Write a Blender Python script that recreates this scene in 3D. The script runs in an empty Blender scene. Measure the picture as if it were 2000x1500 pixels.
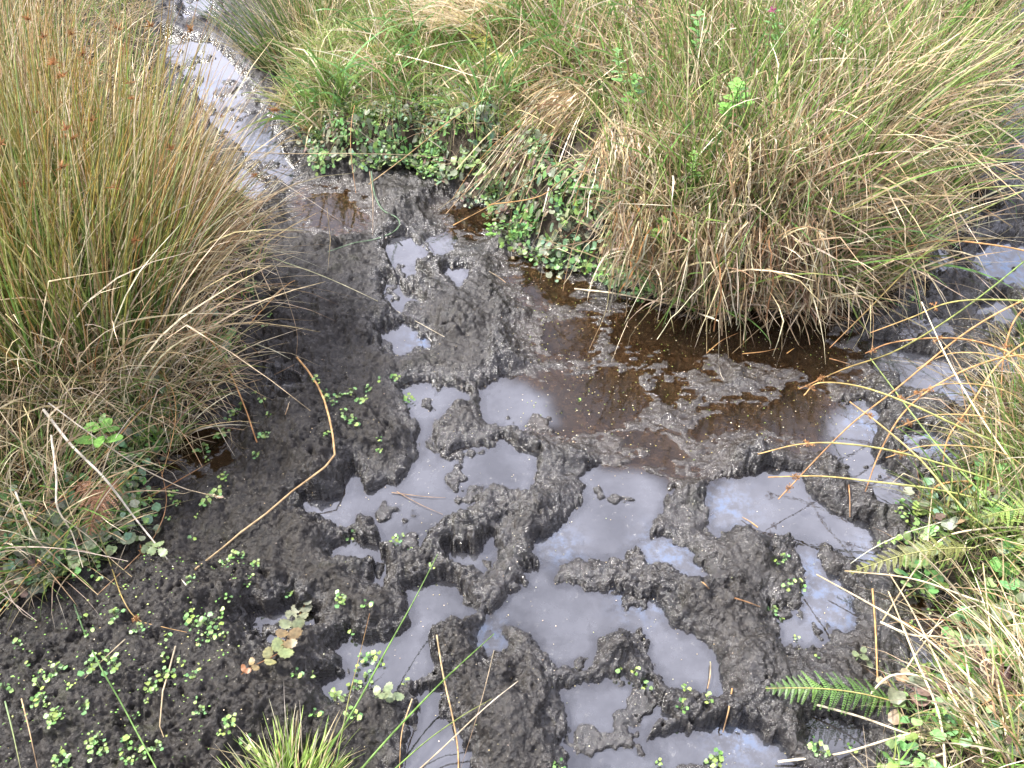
import bpy, math, random
import numpy as np
from mathutils import Vector
random.seed(7)
RNG = np.random.default_rng(11)
sc = bpy.context.scene
C = sc.collection

# ------------------------------------------------------------------ camera
CAM_H, PITCH, F = 1.5, math.radians(45), 1556.0
cd = bpy.data.cameras.new('camera'); cam = bpy.data.objects.new('camera', cd); C.objects.link(cam)
cam.location = (0, 0, CAM_H); cam.rotation_euler = (math.radians(90) - PITCH, 0, 0)
cd.sensor_width = 36; cd.lens = 36 * F / 2000; cd.clip_start = 0.02; cd.clip_end = 500
sc.camera = cam
# ------------------------------------------------------------------ light
sc.view_settings.view_transform = 'Standard'; sc.view_settings.look = 'None'
sc.view_settings.exposure = 1.58; sc.view_settings.gamma = 1
SUN_EL, SUN_AZ = math.radians(52), math.radians(-72)      # azimuth from +Y (ahead), negative = left
w = bpy.data.worlds.new('World'); sc.world = w; w.use_nodes = True
nt = w.node_tree; nt.nodes.clear()
def N(t, ty, **kw):
    n = t.nodes.new(ty)
    for k, v in kw.items(): setattr(n, k, v)
    return n
out = N(nt, 'ShaderNodeOutputWorld'); bg = N(nt, 'ShaderNodeBackground'); sky = N(nt, 'ShaderNodeTexSky')
sky.sky_type = 'NISHITA'; sky.sun_disc = False; sky.sun_elevation = SUN_EL; sky.sun_rotation = SUN_AZ
sky.air_density = 1.0; sky.dust_density = 3.0; sky.ozone_density = 1.5
# broken cloud layer: pale grey-lilac cloud over most of the sky
tc = N(nt, 'ShaderNodeTexCoord'); cn = N(nt, 'ShaderNodeTexNoise'); cn.inputs['Scale'].default_value = 2.2
cn.inputs['Detail'].default_value = 5; cn.inputs['Roughness'].default_value = .55
nt.links.new(tc.outputs['Generated'], cn.inputs['Vector'])
cr = N(nt, 'ShaderNodeMapRange'); cr.inputs['From Min'].default_value = .36; cr.inputs['From Max'].default_value = .52
cr.inputs['To Min'].default_value = .45; cr.inputs['To Max'].default_value = .97
nt.links.new(cn.outputs['Fac'], cr.inputs['Value'])
mx = N(nt, 'ShaderNodeMix', data_type='RGBA'); 
sxyz = N(nt, 'ShaderNodeSeparateXYZ'); nt.links.new(tc.outputs['Generated'], sxyz.inputs[0])
cb = N(nt, 'ShaderNodeMapRange'); cb.inputs['From Min'].default_value = -.4; cb.inputs['From Max'].default_value = .9
cb.inputs['To Min'].default_value = .75; cb.inputs['To Max'].default_value = 1.45; nt.links.new(sxyz.outputs['Y'], cb.inputs['Value'])
cn2 = N(nt, 'ShaderNodeTexNoise'); cn2.inputs['Scale'].default_value = 5; cn2.inputs['Detail'].default_value = 4; nt.links.new(tc.outputs['Generated'], cn2.inputs['Vector'])
cm2 = N(nt, 'ShaderNodeMapRange'); cm2.inputs['From Min'].default_value = .3; cm2.inputs['From Max'].default_value = .7
cm2.inputs['To Min'].default_value = .72; cm2.inputs['To Max'].default_value = 1.25; nt.links.new(cn2.outputs['Fac'], cm2.inputs['Value'])
cmul = N(nt, 'ShaderNodeMath', operation='MULTIPLY'); nt.links.new(cb.outputs['Result'], cmul.inputs[0]); nt.links.new(cm2.outputs['Result'], cmul.inputs[1])
csc = N(nt, 'ShaderNodeVectorMath', operation='SCALE'); csc.inputs[0].default_value = (7.5, 7.55, 9.2); nt.links.new(cmul.outputs[0], csc.inputs['Scale'])
nt.links.new(csc.outputs[0], mx.inputs['B'])
nt.links.new(cr.outputs['Result'], mx.inputs['Factor']); nt.links.new(sky.outputs['Color'], mx.inputs['A'])
nt.links.new(mx.outputs['Result'], bg.inputs['Color']); bg.inputs['Strength'].default_value = 0.105
nt.links.new(bg.outputs['Background'], out.inputs['Surface'])
sl = bpy.data.lights.new('sun', 'SUN'); sl.energy = 3.7; sl.angle = math.radians(6); sl.color = (1, .96, .9)
so = bpy.data.objects.new('sun', sl); C.objects.link(so)
sd = Vector((math.sin(SUN_AZ) * math.cos(SUN_EL), math.cos(SUN_AZ) * math.cos(SUN_EL), math.sin(SUN_EL)))
so.rotation_euler = sd.to_track_quat('Z', 'Y').to_euler()

# ------------------------------------------------------------------ pixel of the photo -> point at height z
cp, sp = math.cos(PITCH), math.sin(PITCH)
def at(px, py, z=0.0):
    dx, dy = (px - 1000) / F, (750 - py) / F
    d = (dx, cp + dy * sp, -sp + dy * cp)
    k = (z - CAM_H) / d[2]
    return (d[0] * k, d[1] * k, z)
def atp(pts): return np.array([at(*p)[:2] for p in pts])

# ------------------------------------------------------------------ noise
def _h(ix, iy, s):
    n = (ix.astype(np.int64) * 374761393 + iy.astype(np.int64) * 668265263 + s * 974711) & 0xffffffff
    n = ((n ^ (n >> 13)) * 1274126177) & 0xffffffff
    return ((n ^ (n >> 16)) & 0xffffff) / float(0xffffff)
def vn(x, y, s=0):
    ix, iy = np.floor(x), np.floor(y); fx, fy = x - ix, y - iy
    fx = fx * fx * fx * (fx * (fx * 6 - 15) + 10); fy = fy * fy * fy * (fy * (fy * 6 - 15) + 10)
    a, b, c, d = _h(ix, iy, s), _h(ix + 1, iy, s), _h(ix, iy + 1, s), _h(ix + 1, iy + 1, s)
    return (a + (b - a) * fx) * (1 - fy) + (c + (d - c) * fx) * fy
def fbm(x, y, s=0, o=4):
    v, a, t = 0, 1.0, 0
    for i in range(o):
        v = v + a * (vn(x * 2 ** i + 17.3 * i, y * 2 ** i - 9.1 * i, s + i) - .5); t += a; a *= .5
    return v / t * 2
def dome(x, y, s=0):
    ix, iy = np.floor(x), np.floor(y); m = np.full(x.shape, 9.0)
    for i in (-1, 0, 1):
        for j in (-1, 0, 1):
            a, b = ix + i, iy + j
            dx = a + _h(a, b, s) - x; dy = b + _h(a, b, s + 5) - y
            r = .7 + .6 * _h(a, b, s + 9)
            m = np.minimum(m, (dx * dx + dy * dy) / (r * r))
    return np.sqrt(np.clip(1 - m, 0, 1))
def sst(a, b, x):
    t = np.clip((x - a) / (b - a), 0, 1); return t * t * (3 - 2 * t)

# ------------------------------------------------------------------ plan of the place, traced on the ground
POOLS = [
 [(750,548),(778,551),(782,569),(813,580),(820,594),(796,604),(782,618),(768,607),(757,590),(754,565)],
 [(740,650),(765,639),(789,632),(810,642),(815,660),(838,670),(836,678),(810,681),(796,688),(778,698),(765,691),(750,674),(750,660)],
 [(782,761),(806,746),(852,744),(873,755),(898,758),(908,768),(904,786),(880,793),(873,803),(862,818),(842,821),(836,850),(842,892),(820,890),(822,850),(826,824),(806,815),(800,790)],
 [(826,862),(815,890),(790,930),(780,950),(740,960),(710,960),(706,930),(690,922),(680,935),(682,965),(650,975),(600,975),(590,985),(620,1005),(660,1030),(690,1035),(705,1010),(740,1010),(748,1035),(742,1062),(790,1074),(815,1068),(850,1040),(890,1010),(905,1000),(930,992),(920,972),(935,960),(980,950),(1030,958),(1037,920),(1040,885),(1010,880),(985,858),(960,875),(900,880),(870,898),(850,890),(838,862)],
 [(932,754),(960,747),(992,737),(1030,737),(1051,754),(1083,772),(1090,800),(1104,831),(1090,838),(1037,838),(992,828),(960,817),(946,793),(936,772)],
 [(1600,836),(1608,808),(1636,794),(1685,783),(1713,797),(1706,836),(1702,867),(1713,895),(1737,920),(1790,969),(1772,990),(1730,990),(1678,955),(1650,920),(1629,888),(1601,867)],
 [(1688,671),(1720,668),(1765,685),(1807,696),(1846,699),(1867,720),(1895,745),(1947,762),(1944,780),(1895,794),(1874,797),(1849,776),(1807,766),(1772,759),(1758,731),(1737,724),(1713,717),(1695,696)],
 [(1772,846),(1804,836),(1835,850),(1867,881),(1860,899),(1807,909),(1772,888)],
 [(1385,960),(1400,940),(1470,930),(1500,915),(1560,925),(1580,960),(1600,985),(1640,1010),(1690,1025),(1710,1070),(1700,1090),(1670,1090),(1620,1065),(1560,1045),(1500,1045),(1460,1030),(1400,1030),(1388,1000)],
 [(1555,1050),(1580,1058),(1600,1100),(1630,1130),(1665,1160),(1672,1200),(1650,1225),(1620,1225),(1600,1260),(1540,1264),(1528,1225),(1505,1190),(1530,1204),(1560,1190),(1580,1150),(1585,1110),(1568,1080)],
 [(1135,930),(1180,915),(1240,915),(1300,935),(1305,960),(1290,1000),(1270,1030),(1250,1060),(1200,1090),(1140,1085),(1070,1094),(1048,1072),(1080,1050),(1120,1010),(1140,985),(1150,960)],
 [(1255,1070),(1300,1053),(1345,1080),(1380,1125),(1340,1127),(1300,1104),(1260,1094)],
 [(1030,1110),(1070,1105),(1090,1140),(1150,1155),(1230,1165),(1290,1185),(1310,1230),(1360,1255),(1395,1290),(1395,1352),(1340,1335),(1300,1332),(1280,1300),(1276,1260),(1240,1230),(1200,1222),(1155,1240),(1140,1295),(1085,1290),(1060,1265),(1040,1230),(1000,1215),(970,1235),(985,1265),(950,1275),(940,1250),(960,1210),(1005,1170),(1030,1140)],
 [(803,1140),(835,1140),(880,1150),(905,1165),(925,1195),(905,1207),(880,1205),(850,1225),(830,1250),(840,1290),(838,1310),(800,1332),(770,1347),(720,1332),(700,1310),(663,1270),(680,1253),(720,1265),(760,1260),(795,1245),(817,1210),(805,1190),(800,1165)],
 [(1100,1350),(1130,1345),(1200,1338),(1260,1345),(1290,1380),(1300,1400),(1250,1420),(1280,1470),(1295,1520),(1120,1520),(1130,1490),(1108,1460),(1105,1410),(1110,1390)],
 [(1290,1440),(1370,1430),(1400,1420),(1470,1428),(1520,1468),(1560,1500),(1580,1530),(1290,1530)],
 [(1585,1420),(1640,1406),(1680,1420),(1680,1470),(1620,1480),(1590,1460)],
 [(830,1350),(850,1350),(850,1400),(880,1430),(900,1460),(905,1520),(785,1520),(806,1440),(818,1390)],
 [(505,1210),(530,1200),(570,1190),(578,1215),(548,1240),(550,1260),(530,1267),(510,1245)],
 [(658,1075),(685,1058),(715,1068),(732,1082),(700,1090),(663,1090)],
 [(733,1095),(747,1095),(745,1130),(733,1142),(728,1120)],
 [(878,1075),(900,1090),(940,1085),(955,1050),(963,1080),(948,1112),(900,1114),(885,1098)],
 [(755,465),(790,460),(830,490),(825,510),(800,520),(830,540),(800,552),(770,522),(760,490)],
 [(840,470),(880,453),(893,470),(870,492),(850,497)], [(870,530),(900,520),(917,545),(900,562),(883,550)],
 [(545,745),(570,743),(577,765),(552,770)],
 [(1840,370),(1880,356),(1900,390),(1935,420),(1900,442),(1850,412)],
 [(1910,490),(1960,468),(2060,480),(2060,580),(1950,562),(1915,540)], [(1915,680),(1960,672),(2060,690),(2060,745),(1980,742),(1930,715)],
 [(318,70),(400,76),(440,110),(478,160),(500,200),(526,230),(540,280),(578,330),(568,362),(515,336),(462,285),(418,252),(392,200),(362,150),(320,110)],
 [(350,-40),(425,-40),(415,40),(362,44)], [(430,380),(470,330),(520,360),(500,400)],
 [(1780,1240),(1830,1270),(1845,1305),(1790,1300)], [(640,1330),(690,1318),(700,1345),(660,1362)],
 [(1730,640),(1790,620),(1850,640),(1830,665),(1760,668)],[(1900,600),(1960,585),(2000,610),(1950,640)],[(1790,500),(1850,480),(1870,520),(1810,540)],[(1760,560),(1800,552),(1810,575),(1770,585)],[(1330,560),(1380,585),(1320,600)],[(1660,580),(1700,575),(1702,600),(1650,612)],
 [(600,1210),(615,1200),(622,1215),(608,1222)],
 [(1150,1345),(1180,1335),(1180,1360),(1150,1365)],
]
BROWN = [
 [(1051,754),(1097,740),(1146,723),(1195,723),(1230,705),(1254,726),(1258,765),(1279,786),(1251,807),(1244,828),(1195,835),(1146,817),(1125,838),(1085,832)],
 [(1051,646),(1083,621),(1125,616),(1180,636),(1170,665),(1146,690),(1118,702),(1076,691),(1055,674)],
 [(1013,513),(1041,520),(1118,551),(1135,569),(1097,593),(1044,590),(1020,565)],
 [(1190,625),(1230,598),(1300,610),(1380,625),(1440,620),(1545,612),(1608,608),(1622,640),(1615,675),(1665,705),(1640,738),(1580,748),(1545,724),(1475,712),(1422,690),(1370,700),(1300,692),(1240,680),(1190,670)],
 [(1363,815),(1457,787),(1496,790),(1517,759),(1552,745),(1600,766),(1615,801),(1602,840),(1559,860),(1517,853),(1475,836),(1433,836),(1384,857),(1366,867),(1338,843)],
 [(1200,850),(1240,835),(1290,850),(1350,880),(1370,905),(1320,905),(1260,885),(1215,880)],
 [(590,378),(650,370),(690,385),(700,400),(722,420),(700,442),(640,452),(600,430)],
 [(875,408),(940,398),(985,440),(930,450),(890,440)],
 [(1820,1158),(1880,1158),(1895,1205),(1830,1225)], [(1930,165),(2060,160),(2060,205),(1950,205)],
 [(345,845),(425,850),(430,885),(380,905),(348,885)],
 [(1290,700),(1330,690),(1390,705),(1380,725),(1320,728)],[(1265,745),(1310,738),(1340,760),(1330,790),(1290,790),(1270,770)],
]
BANKS = {   # foot line, height
 'centre': ([(540,60),(555,130),(575,200),(600,270),(620,340),(700,350),(800,345),(850,378),(900,398),(955,408),(985,450),(1030,500),(1080,522),(1200,556),(1310,585),(1410,600),(1500,608),(1600,588),(1670,560),(1715,505),(1780,440),(1835,370),(1900,300),(1935,210),(1955,120),(1985,30),(2050,-180),(2050,-330),(500,-330),(440,-150),(430,0)], .2),
 'left': ([(330,-330),(300,0),(325,110),(345,200),(400,280),(470,370),(545,450),(520,560),(530,640),(470,700),(400,780),(345,850),(318,930),(330,1000),(270,1060),(190,1120),(90,1180),(0,1215),(-600,1300),(-900,600),(-900,-330)], .10),
 'right': ([(4600,560),(3000,520),(2300,600),(2030,640),(1990,720),(1965,780),(1905,820),(1885,900),(1850,975),(1770,1010),(1745,1060),(1760,1130),(1790,1180),(1900,1210),(1850,1300),(1760,1310),(1730,1380),(1740,1430),(1700,1500),(1690,1900),(4600,1900)], .08),
}
CLODS = [ # px, py, radius px, height
 (930,1195,62,.040),(900,1050,52,.030),(880,1090,30,.02),(1200,1270,62,.050),(1000,1400,125,.060),(1060,1010,80,.035),(1000,1130,45,.03),
 (900,830,70,.025),(870,1260,55,.03),(1480,900,70,.035),(1430,1100,90,.035),(1330,1150,70,.028),(760,640,40,.012),(850,600,90,.025),
 (930,690,110,.030),(1300,640,70,.012),(1440,730,70,.014),(600,620,110,.035),(660,860,130,.028),(520,1000,120,.028),(700,1120,90,.03),
 (620,1080,80,.02),(1490,1280,110,.04),(1620,1360,70,.03),(1700,830,60,.02),(1560,960,45,.02),(1620,960,40,.022),(600,1350,150,.045),(300,1300,160,.05),
 (150,1420,120,.05),(450,1200,110,.03),(900,530,70,.02),(640,520,70,.02),(760,700,60,.02),(1830,620,90,.03),(1950,400,60,.03),(1440,1350,60,.015),
 (735,1230,70,.022),(1640,1100,30,.018),(330,1180,90,.035),(1360,1400,70,.02),(780,400,70,.03),(440,1400,110,.04),(560,860,80,.04),
 (820,1420,40,-.02),(420,1110,60,-.035),(395,870,45,-.045),(300,1420,60,-.03),(60,1400,50,-.04),(560,745,40,-.03),(1010,1340,40,-.025),(650,1170,35,-.02),
 (500,925,60,-.02),(690,930,50,-.01),(840,640,30,-.014),(620,960,60,.02)]
X0, X1, Y0, Y1, GS = -3.6, 3.6, .2, 6.4, .006
gx = np.arange(X0, X1, GS); gy = np.arange(Y0, Y1, GS)
GX, GY = np.meshgrid(gx, gy)
def sdf(PX, PY, poly):
    P = poly; n = len(P); d = np.full(PX.shape, 1e9); ins = np.zeros(PX.shape, bool)
    for i in range(n):
        ax, ay = P[i]; bx, by = P[(i + 1) % n]
        ex, ey = bx - ax, by - ay; wx, wy = PX - ax, PY - ay
        t = np.clip((wx * ex + wy * ey) / (ex * ex + ey * ey + 1e-12), 0, 1)
        d = np.minimum(d, (wx - ex * t) ** 2 + (wy - ey * t) ** 2)
        if ay != by:
            c = ((ay > PY) != (by > PY)) & (PX < (bx - ax) * (PY - ay) / (by - ay) + ax)
            ins ^= c
    d = np.sqrt(d); return np.where(ins, -d, d)
def field(polys, margin):
    D = np.full(GX.shape, margin)
    for p in polys:
        P = atp(p)
        i0 = max(int((P[:, 0].min() - margin - X0) / GS), 0); i1 = int((P[:, 0].max() + margin - X0) / GS) + 1
        j0 = max(int((P[:, 1].min() - margin - Y0) / GS), 0); j1 = int((P[:, 1].max() + margin - Y0) / GS) + 1
        if i1 <= i0 or j1 <= j0: continue
        s = np.s_[j0:j1, i0:i1]
        D[s] = np.minimum(D[s], sdf(GX[s], GY[s], P))
    return D
D_POOL, D_BROWN = field(POOLS, .15), field(BROWN, .15)
# banks on a coarser raster
CS = 5
def coarse(poly):
    return sdf(GX[::CS, ::CS], GY[::CS, ::CS], atp(poly))
D_BANK = {k: coarse(v[0]) for k, v in BANKS.items()}
def look(A, x, y, g=GS):
    u = np.clip((x - X0) / g, 0, A.shape[1] - 1.001); v = np.clip((y - Y0) / g, 0, A.shape[0] - 1.001)
    i, j = u.astype(int), v.astype(int); a, b = u - i, v - j
    return (A[j, i] * (1 - a) + A[j, i + 1] * a) * (1 - b) + (A[j + 1, i] * (1 - a) + A[j + 1, i + 1] * a) * b
def bank_d(k, x, y): return -look(D_BANK[k], x, y, GS * CS)      # positive inside
CL = [(at(a, b)[0], at(a, b)[1], r * np.linalg.norm(np.array(at(a, b)) - np.array((0, 0, 1.5))) / F, h) for a, b, r, h in CLODS]

def bank_h(x, y):
    h = np.zeros(x.shape)
    for k, (p, H) in BANKS.items():
        d = bank_d(k, x, y) + .03 * fbm(x * 9, y * 9, 31, 3)
        if k == 'centre':
            hh = H * sst(0, .13, d) * (1 - .35 * sst(-.1, -.5, x)) + .10 * sst(.1, .9, d)
        elif k == 'left': hh = H * sst(0, .16, d) + .06 * sst(.1, .6, d)
        else: hh = H * sst(0, .14, d) + .10 * sst(.1, .5, d)
        h = np.maximum(h, hh)
    return h
def ground(x, y, full=False):
    x = np.asarray(x, float); y = np.asarray(y, float)
    wx = x + .017 * fbm(x * 20, y * 20, 1, 3) + .010 * fbm(x * 70, y * 70, 3, 3) + .004 * fbm(x * 190, y * 190, 5, 2)
    wy = y + .017 * fbm(x * 20, y * 20, 2, 3) + .010 * fbm(x * 70, y * 70, 4, 3) + .004 * fbm(x * 190, y * 190, 6, 2)
    gx_, gy_ = wx, wy
    dp, db = look(D_POOL, wx, wy) - .011, look(D_BROWN, wx, wy)
    bh = bank_h(x, y); bank = sst(.01, .05, bh)
    cl = np.zeros(x.shape)
    for cx, cy, r, h in CL:
        q = np.exp(-(((wx - cx) ** 2 + (wy - cy) ** 2) / (r * r)) * 1.3)
        cl += h * .9 * q
    rough = .45 + .75 * sst(-.25, .35, fbm(x * 7, y * 7, 12, 2))
    near_b = sst(.11, .02, db)
    rough = rough * (1 - .55 * near_b)
    zone = sst(-.50, .05, x + .25 * (y - 1.6) + .10 * fbm(x * 4, y * 4, 90, 2)) * (.45 + .55 * sst(-.3, .3, fbm(x * 9, y * 9, 91, 3)))
    rough = rough + .45 * (1 - zone) * (1 - near_b)
    lump = .012 * dome(wx * 13, wy * 13, 40) + .0150 * dome(wx * 33, wy * 33, 41) * rough \
        + .0095 * dome(x * 70 + wx * 9, y * 70 + wy * 9, 42) * rough + .0040 * dome(x * 150, y * 150, 43) * rough \
        + .009 * fbm(x * 5, y * 5, 50, 4) + .011 * fbm(x * 30, y * 30, 51, 5) * (.3 + rough) - .015
    edge = np.sqrt(np.clip(dp / .016, 0, 1))
    h = .002 + .007 * edge + (lump - .002) * (.45 + .55 * edge) + cl * (.2 + .8 * sst(0, .05, dp))
    h = h * (1 - .86 * near_b) + near_b * (-.0012 + .007 * fbm(x * 16, y * 26, 61, 3) + .007 * fbm(x * 50, y * 80, 63, 3))
    h = h - .020 * zone * sst(.12, .55, fbm(x * 8.5, y * 8.5, 95, 4)) * (1 - near_b) * (1 - bank)
    h = np.where(dp < .15, np.maximum(h, (.0025 * edge * sst(0, .01, dp)) * (1 - near_b) * (1 - zone) - .02 * np.maximum(near_b, zone)) , h)
    h = np.where(dp < 0, np.minimum(h, 0.0) * .3 - .030 * sst(0, .05, -dp) - .0015 - .0 * h, h)
    h = np.where(db < 0, np.minimum(h, .003) - .016 * sst(-.004, .05, -db) + .003 * fbm(x * 40, y * 40, 62, 3), h)
    isl = sst(.29, .52, fbm(x * 14, y * 14, 80, 4) + .27 * sst(2.5, 3.2, y)) * sst(.0, .012, -dp)
    h = h * (1 - isl) + isl * (-.002 + .007 * dome(wx * 40, wy * 40, 81) + .004 * dome(x * 90, y * 90, 82))
    h = h + bh * (1 + .25 * fbm(x * 8, y * 8, 70, 3)) + bank * .012 * fbm(x * 25, y * 25, 71, 3)
    if not full: return h
    wet = np.clip(.85 * zone + sst(.05, .0, np.minimum(dp, db)) * .8 + .5 * sst(.03, .0, h) + .5 * near_b, 0, 1) * (1 - bank)
    return h, bank, wet, near_b * (1 - bank), sst(.02, -.02, db)

# ------------------------------------------------------------------ helpers: materials and meshes
MATS = {}
def mat(name):
    m = bpy.data.materials.new(name); m.use_nodes = True; m.node_tree.nodes.clear(); MATS[name] = m
    return m, m.node_tree
def plant_mat(name, rough=.5, trans=.25, scale=90, var=.35, spec=.35):
    m, t = mat(name)
    o = N(t, 'ShaderNodeOutputMaterial'); a = N(t, 'ShaderNodeAttribute', attribute_name='Col')
    n = N(t, 'ShaderNodeTexNoise'); n.inputs['Scale'].default_value = scale; n.inputs['Detail'].default_value = 3
    g = N(t, 'ShaderNodeNewGeometry'); t.links.new(g.outputs['Position'], n.inputs['Vector'])
    r = N(t, 'ShaderNodeMapRange'); r.inputs['To Min'].default_value = 1 - var; r.inputs['To Max'].default_value = 1 + var
    r.inputs['From Min'].default_value = .3; r.inputs['From Max'].default_value = .7
    t.links.new(n.outputs['Fac'], r.inputs['Value'])
    v = N(t, 'ShaderNodeVectorMath', operation='SCALE'); t.links.new(a.outputs['Color'], v.inputs[0]); t.links.new(r.outputs['Result'], v.inputs['Scale'])
    p = N(t, 'ShaderNodeBsdfPrincipled'); p.inputs['Roughness'].default_value = rough; p.inputs['Specular IOR Level'].default_value = spec
    tr = N(t, 'ShaderNodeBsdfTranslucent'); mxs = N(t, 'ShaderNodeMixShader'); mxs.inputs[0].default_value = trans
    t.links.new(v.outputs[0], p.inputs['Base Color']); t.links.new(v.outputs[0], tr.inputs['Color'])
    t.links.new(p.outputs[0], mxs.inputs[1]); t.links.new(tr.outputs[0], mxs.inputs[2]); t.links.new(mxs.outputs[0], o.inputs['Surface'])
    return m
M_BLADE = plant_mat('grass_blade', .45, .18)
M_STRAW = plant_mat('dry_straw', .6, .15, 60, .4, .25)
M_LEAF = plant_mat('leaf', .42, .25, 160, .3, .4)
M_BIT = plant_mat('litter', .7, .1, 200, .2, .2)

def link(name, me, m=None, parent=None):
    o = bpy.data.objects.new(name, me); C.objects.link(o)
    if m and me and not me.materials: me.materials.append(m)
    if parent: o.parent = parent
    return o
def tag(o, label=None, cat=None, group=None, kind=None):
    if label: o['label'] = label
    if cat: o['category'] = cat
    if group: o['group'] = group
    if kind: o['kind'] = kind
    return o
def empty(name, loc, label, cat, group=None):
    o = bpy.data.objects.new(name, None); C.objects.link(o); o.location = loc; o.empty_display_size = .05
    return tag(o, label, cat, group)
def mesh_np(name, V, Fq, col=None, smooth=True):
    """V (n,3); Fq (m,4) or (m,3)"""
    me = bpy.data.meshes.new(name); k = Fq.shape[1]
    me.vertices.add(len(V)); me.vertices.foreach_set('co', V.astype(np.float32).ravel())
    me.loops.add(Fq.size); me.loops.foreach_set('vertex_index', Fq.astype(np.int32).ravel())
    me.polygons.add(len(Fq)); me.polygons.foreach_set('loop_start', np.arange(0, Fq.size, k, dtype=np.int32))
    me.polygons.foreach_set('loop_total', np.full(len(Fq), k, np.int32))
    if smooth: me.polygons.foreach_set('use_smooth', np.ones(len(Fq), bool))
    me.update(calc_edges=True)
    if col is not None:
        a = me.color_attributes.new('Col', 'FLOAT_COLOR', 'POINT')
        c = np.ones((len(V), 4), np.float32); c[:, :3] = col; a.data.foreach_set('color', c.ravel())
    me.validate()
    return me
class Bag:
    def __init__(s): s.V, s.F, s.K, s.n = [], [], [], 0
    def add(s, V, Fq, K):
        if len(V) == 0: return
        s.V.append(V); s.F.append(Fq + s.n); s.K.append(K); s.n += len(V)
    def mesh(s, name, origin=None, smooth=True):
        V = np.concatenate(s.V)
        if origin is not None: V = V - np.array(origin)
        return mesh_np(name, V, np.concatenate(s.F), np.concatenate(s.K), smooth)
def sweep(P, Wd, K, sides=2, phase=None):
    """P (N,S,3) centre lines, Wd (N,S) half widths, K (N,S,3) colours -> ribbon or tube"""
    n, S, _ = P.shape
    T = np.gradient(P, axis=1); T /= np.linalg.norm(T, axis=2, keepdims=True) + 1e-9
    ref = np.zeros((n, 1, 3)); ph = RNG.uniform(0, 2 * np.pi, n) if phase is None else phase
    ref[:, 0, 0] = np.cos(ph); ref[:, 0, 1] = np.sin(ph); ref[:, 0, 2] = .15
    A = np.cross(T, ref); A /= np.linalg.norm(A, axis=2, keepdims=True) + 1e-9
    B = np.cross(T, A)
    rings = []
    for s in range(sides):
        if sides == 2: v = P + A * Wd[..., None] * (1 if s else -1)
        else:
            th = 2 * np.pi * s / sides; v = P + (A * math.cos(th) + B * math.sin(th)) * Wd[..., None]
        rings.append(v)
    V = np.stack(rings, 2)                     # N,S,sides,3
    KK = np.repeat(K[:, :, None, :], sides, 2)
    base = (np.arange(n) * S * sides)[:, None, None] + (np.arange(S - 1) * sides)[None, :, None]
    fs = []
    for s in range(1 if sides == 2 else sides):
        a, b = s, (s + 1) % sides
        fs.append(np.stack([base + a, base + b, base + b + sides, base + a + sides], -1).reshape(-1, 4))
    return V.reshape(-1, 3), np.concatenate(fs), KK.reshape(-1, 3)

# colours (albedo)
GREEN = (0.137,0.245,0.051); DGREEN = (0.051,0.108,0.034); YGREEN = (0.308,0.388,0.114); OLIVE = (0.194,0.194,0.063)
STRAW = (0.570,0.456,0.257); PALE = (0.775,0.673,0.490); BROWN_ = (0.308,0.199,0.114); RUST = (0.388,0.199,0.085); GREYB = (0.376,0.319,0.217); GOLD = (0.433,0.251,0.068)
def pick(cols, wts, n):
    c = np.array(cols)[RNG.choice(len(cols), n, p=np.array(wts) / sum(wts))]
    return c * RNG.uniform(.75, 1.3, (n, 1)) * RNG.uniform(.92, 1.08, (n, 3))
def blades(root, az, tilt, L, bend, wd, c0, c1, S=7, sides=2, kink=.0, power=1.3, wig=.06, taper=1.0):
    """root (n,3); az heading; tilt from vertical at the root; bend added by the tip"""
    n = len(root); t = np.linspace(0, 1, S)[None, :]
    th = tilt[:, None] + bend[:, None] * t ** power + wig * RNG.normal(size=(n, S)).cumsum(1) * .6
    if kink > 0:
        kp = RNG.uniform(.3, .8, n)[:, None]; ka = np.where(RNG.random(n) < kink, RNG.uniform(.5, 1.8, n), 0)[:, None]
        th = th + ka * (t > kp)
    a = az[:, None] + wig * RNG.normal(size=(n, S)).cumsum(1)
    st = (L / (S - 1))[:, None]
    dx, dy, dz = np.sin(th) * np.cos(a), np.sin(th) * np.sin(a), np.cos(th)
    P = np.zeros((n, S, 3))
    P[:, 1:, 0] = np.cumsum(dx[:, :-1] * st, 1); P[:, 1:, 1] = np.cumsum(dy[:, :-1] * st, 1); P[:, 1:, 2] = np.cumsum(dz[:, :-1] * st, 1)
    P += root[:, None, :]
    W = wd[:, None] * np.clip(1.02 - taper * t ** 2.5, .08, 1)
    tq = t[..., None] ** 1.8
    K = c0[:, None, :] * (1 - tq) + c1[:, None, :] * tq
    # nothing dips below the ground it lies on
    gz = GZ(P[..., 0], P[..., 1]) + .004 + .01 * RNG.random((n, 1))
    P[..., 2] = np.where(t > .05, np.maximum(P[..., 2], gz), P[..., 2])
    return P, *sweep(P, W, K, sides)
# smooth ground raster for placing plants
PG = ground(GX[::2, ::2], GY[::2, ::2])
def GZ(x, y): return look(PG, np.asarray(x, float), np.asarray(y, float), GS * 2)
def gz1(x, y): return float(GZ(np.array([x]), np.array([y]))[0])
def onground(px, py, lift=0.0):
    """the ground point seen at a photo pixel"""
    z = 0.0
    for _ in range(14):
        x, y, _z = at(px, py, z); z = .5 * z + .5 * max(gz1(x, y), 0.0)
    x, y, _z = at(px, py, z); return (x, y, z + lift)

# ------------------------------------------------------------------ ground mesh
NR, NC = 1150, 1450
t = np.linspace(0, 1, NR); yy = .28 * (6.2 / .28) ** (t ** .80) if False else None
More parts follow.
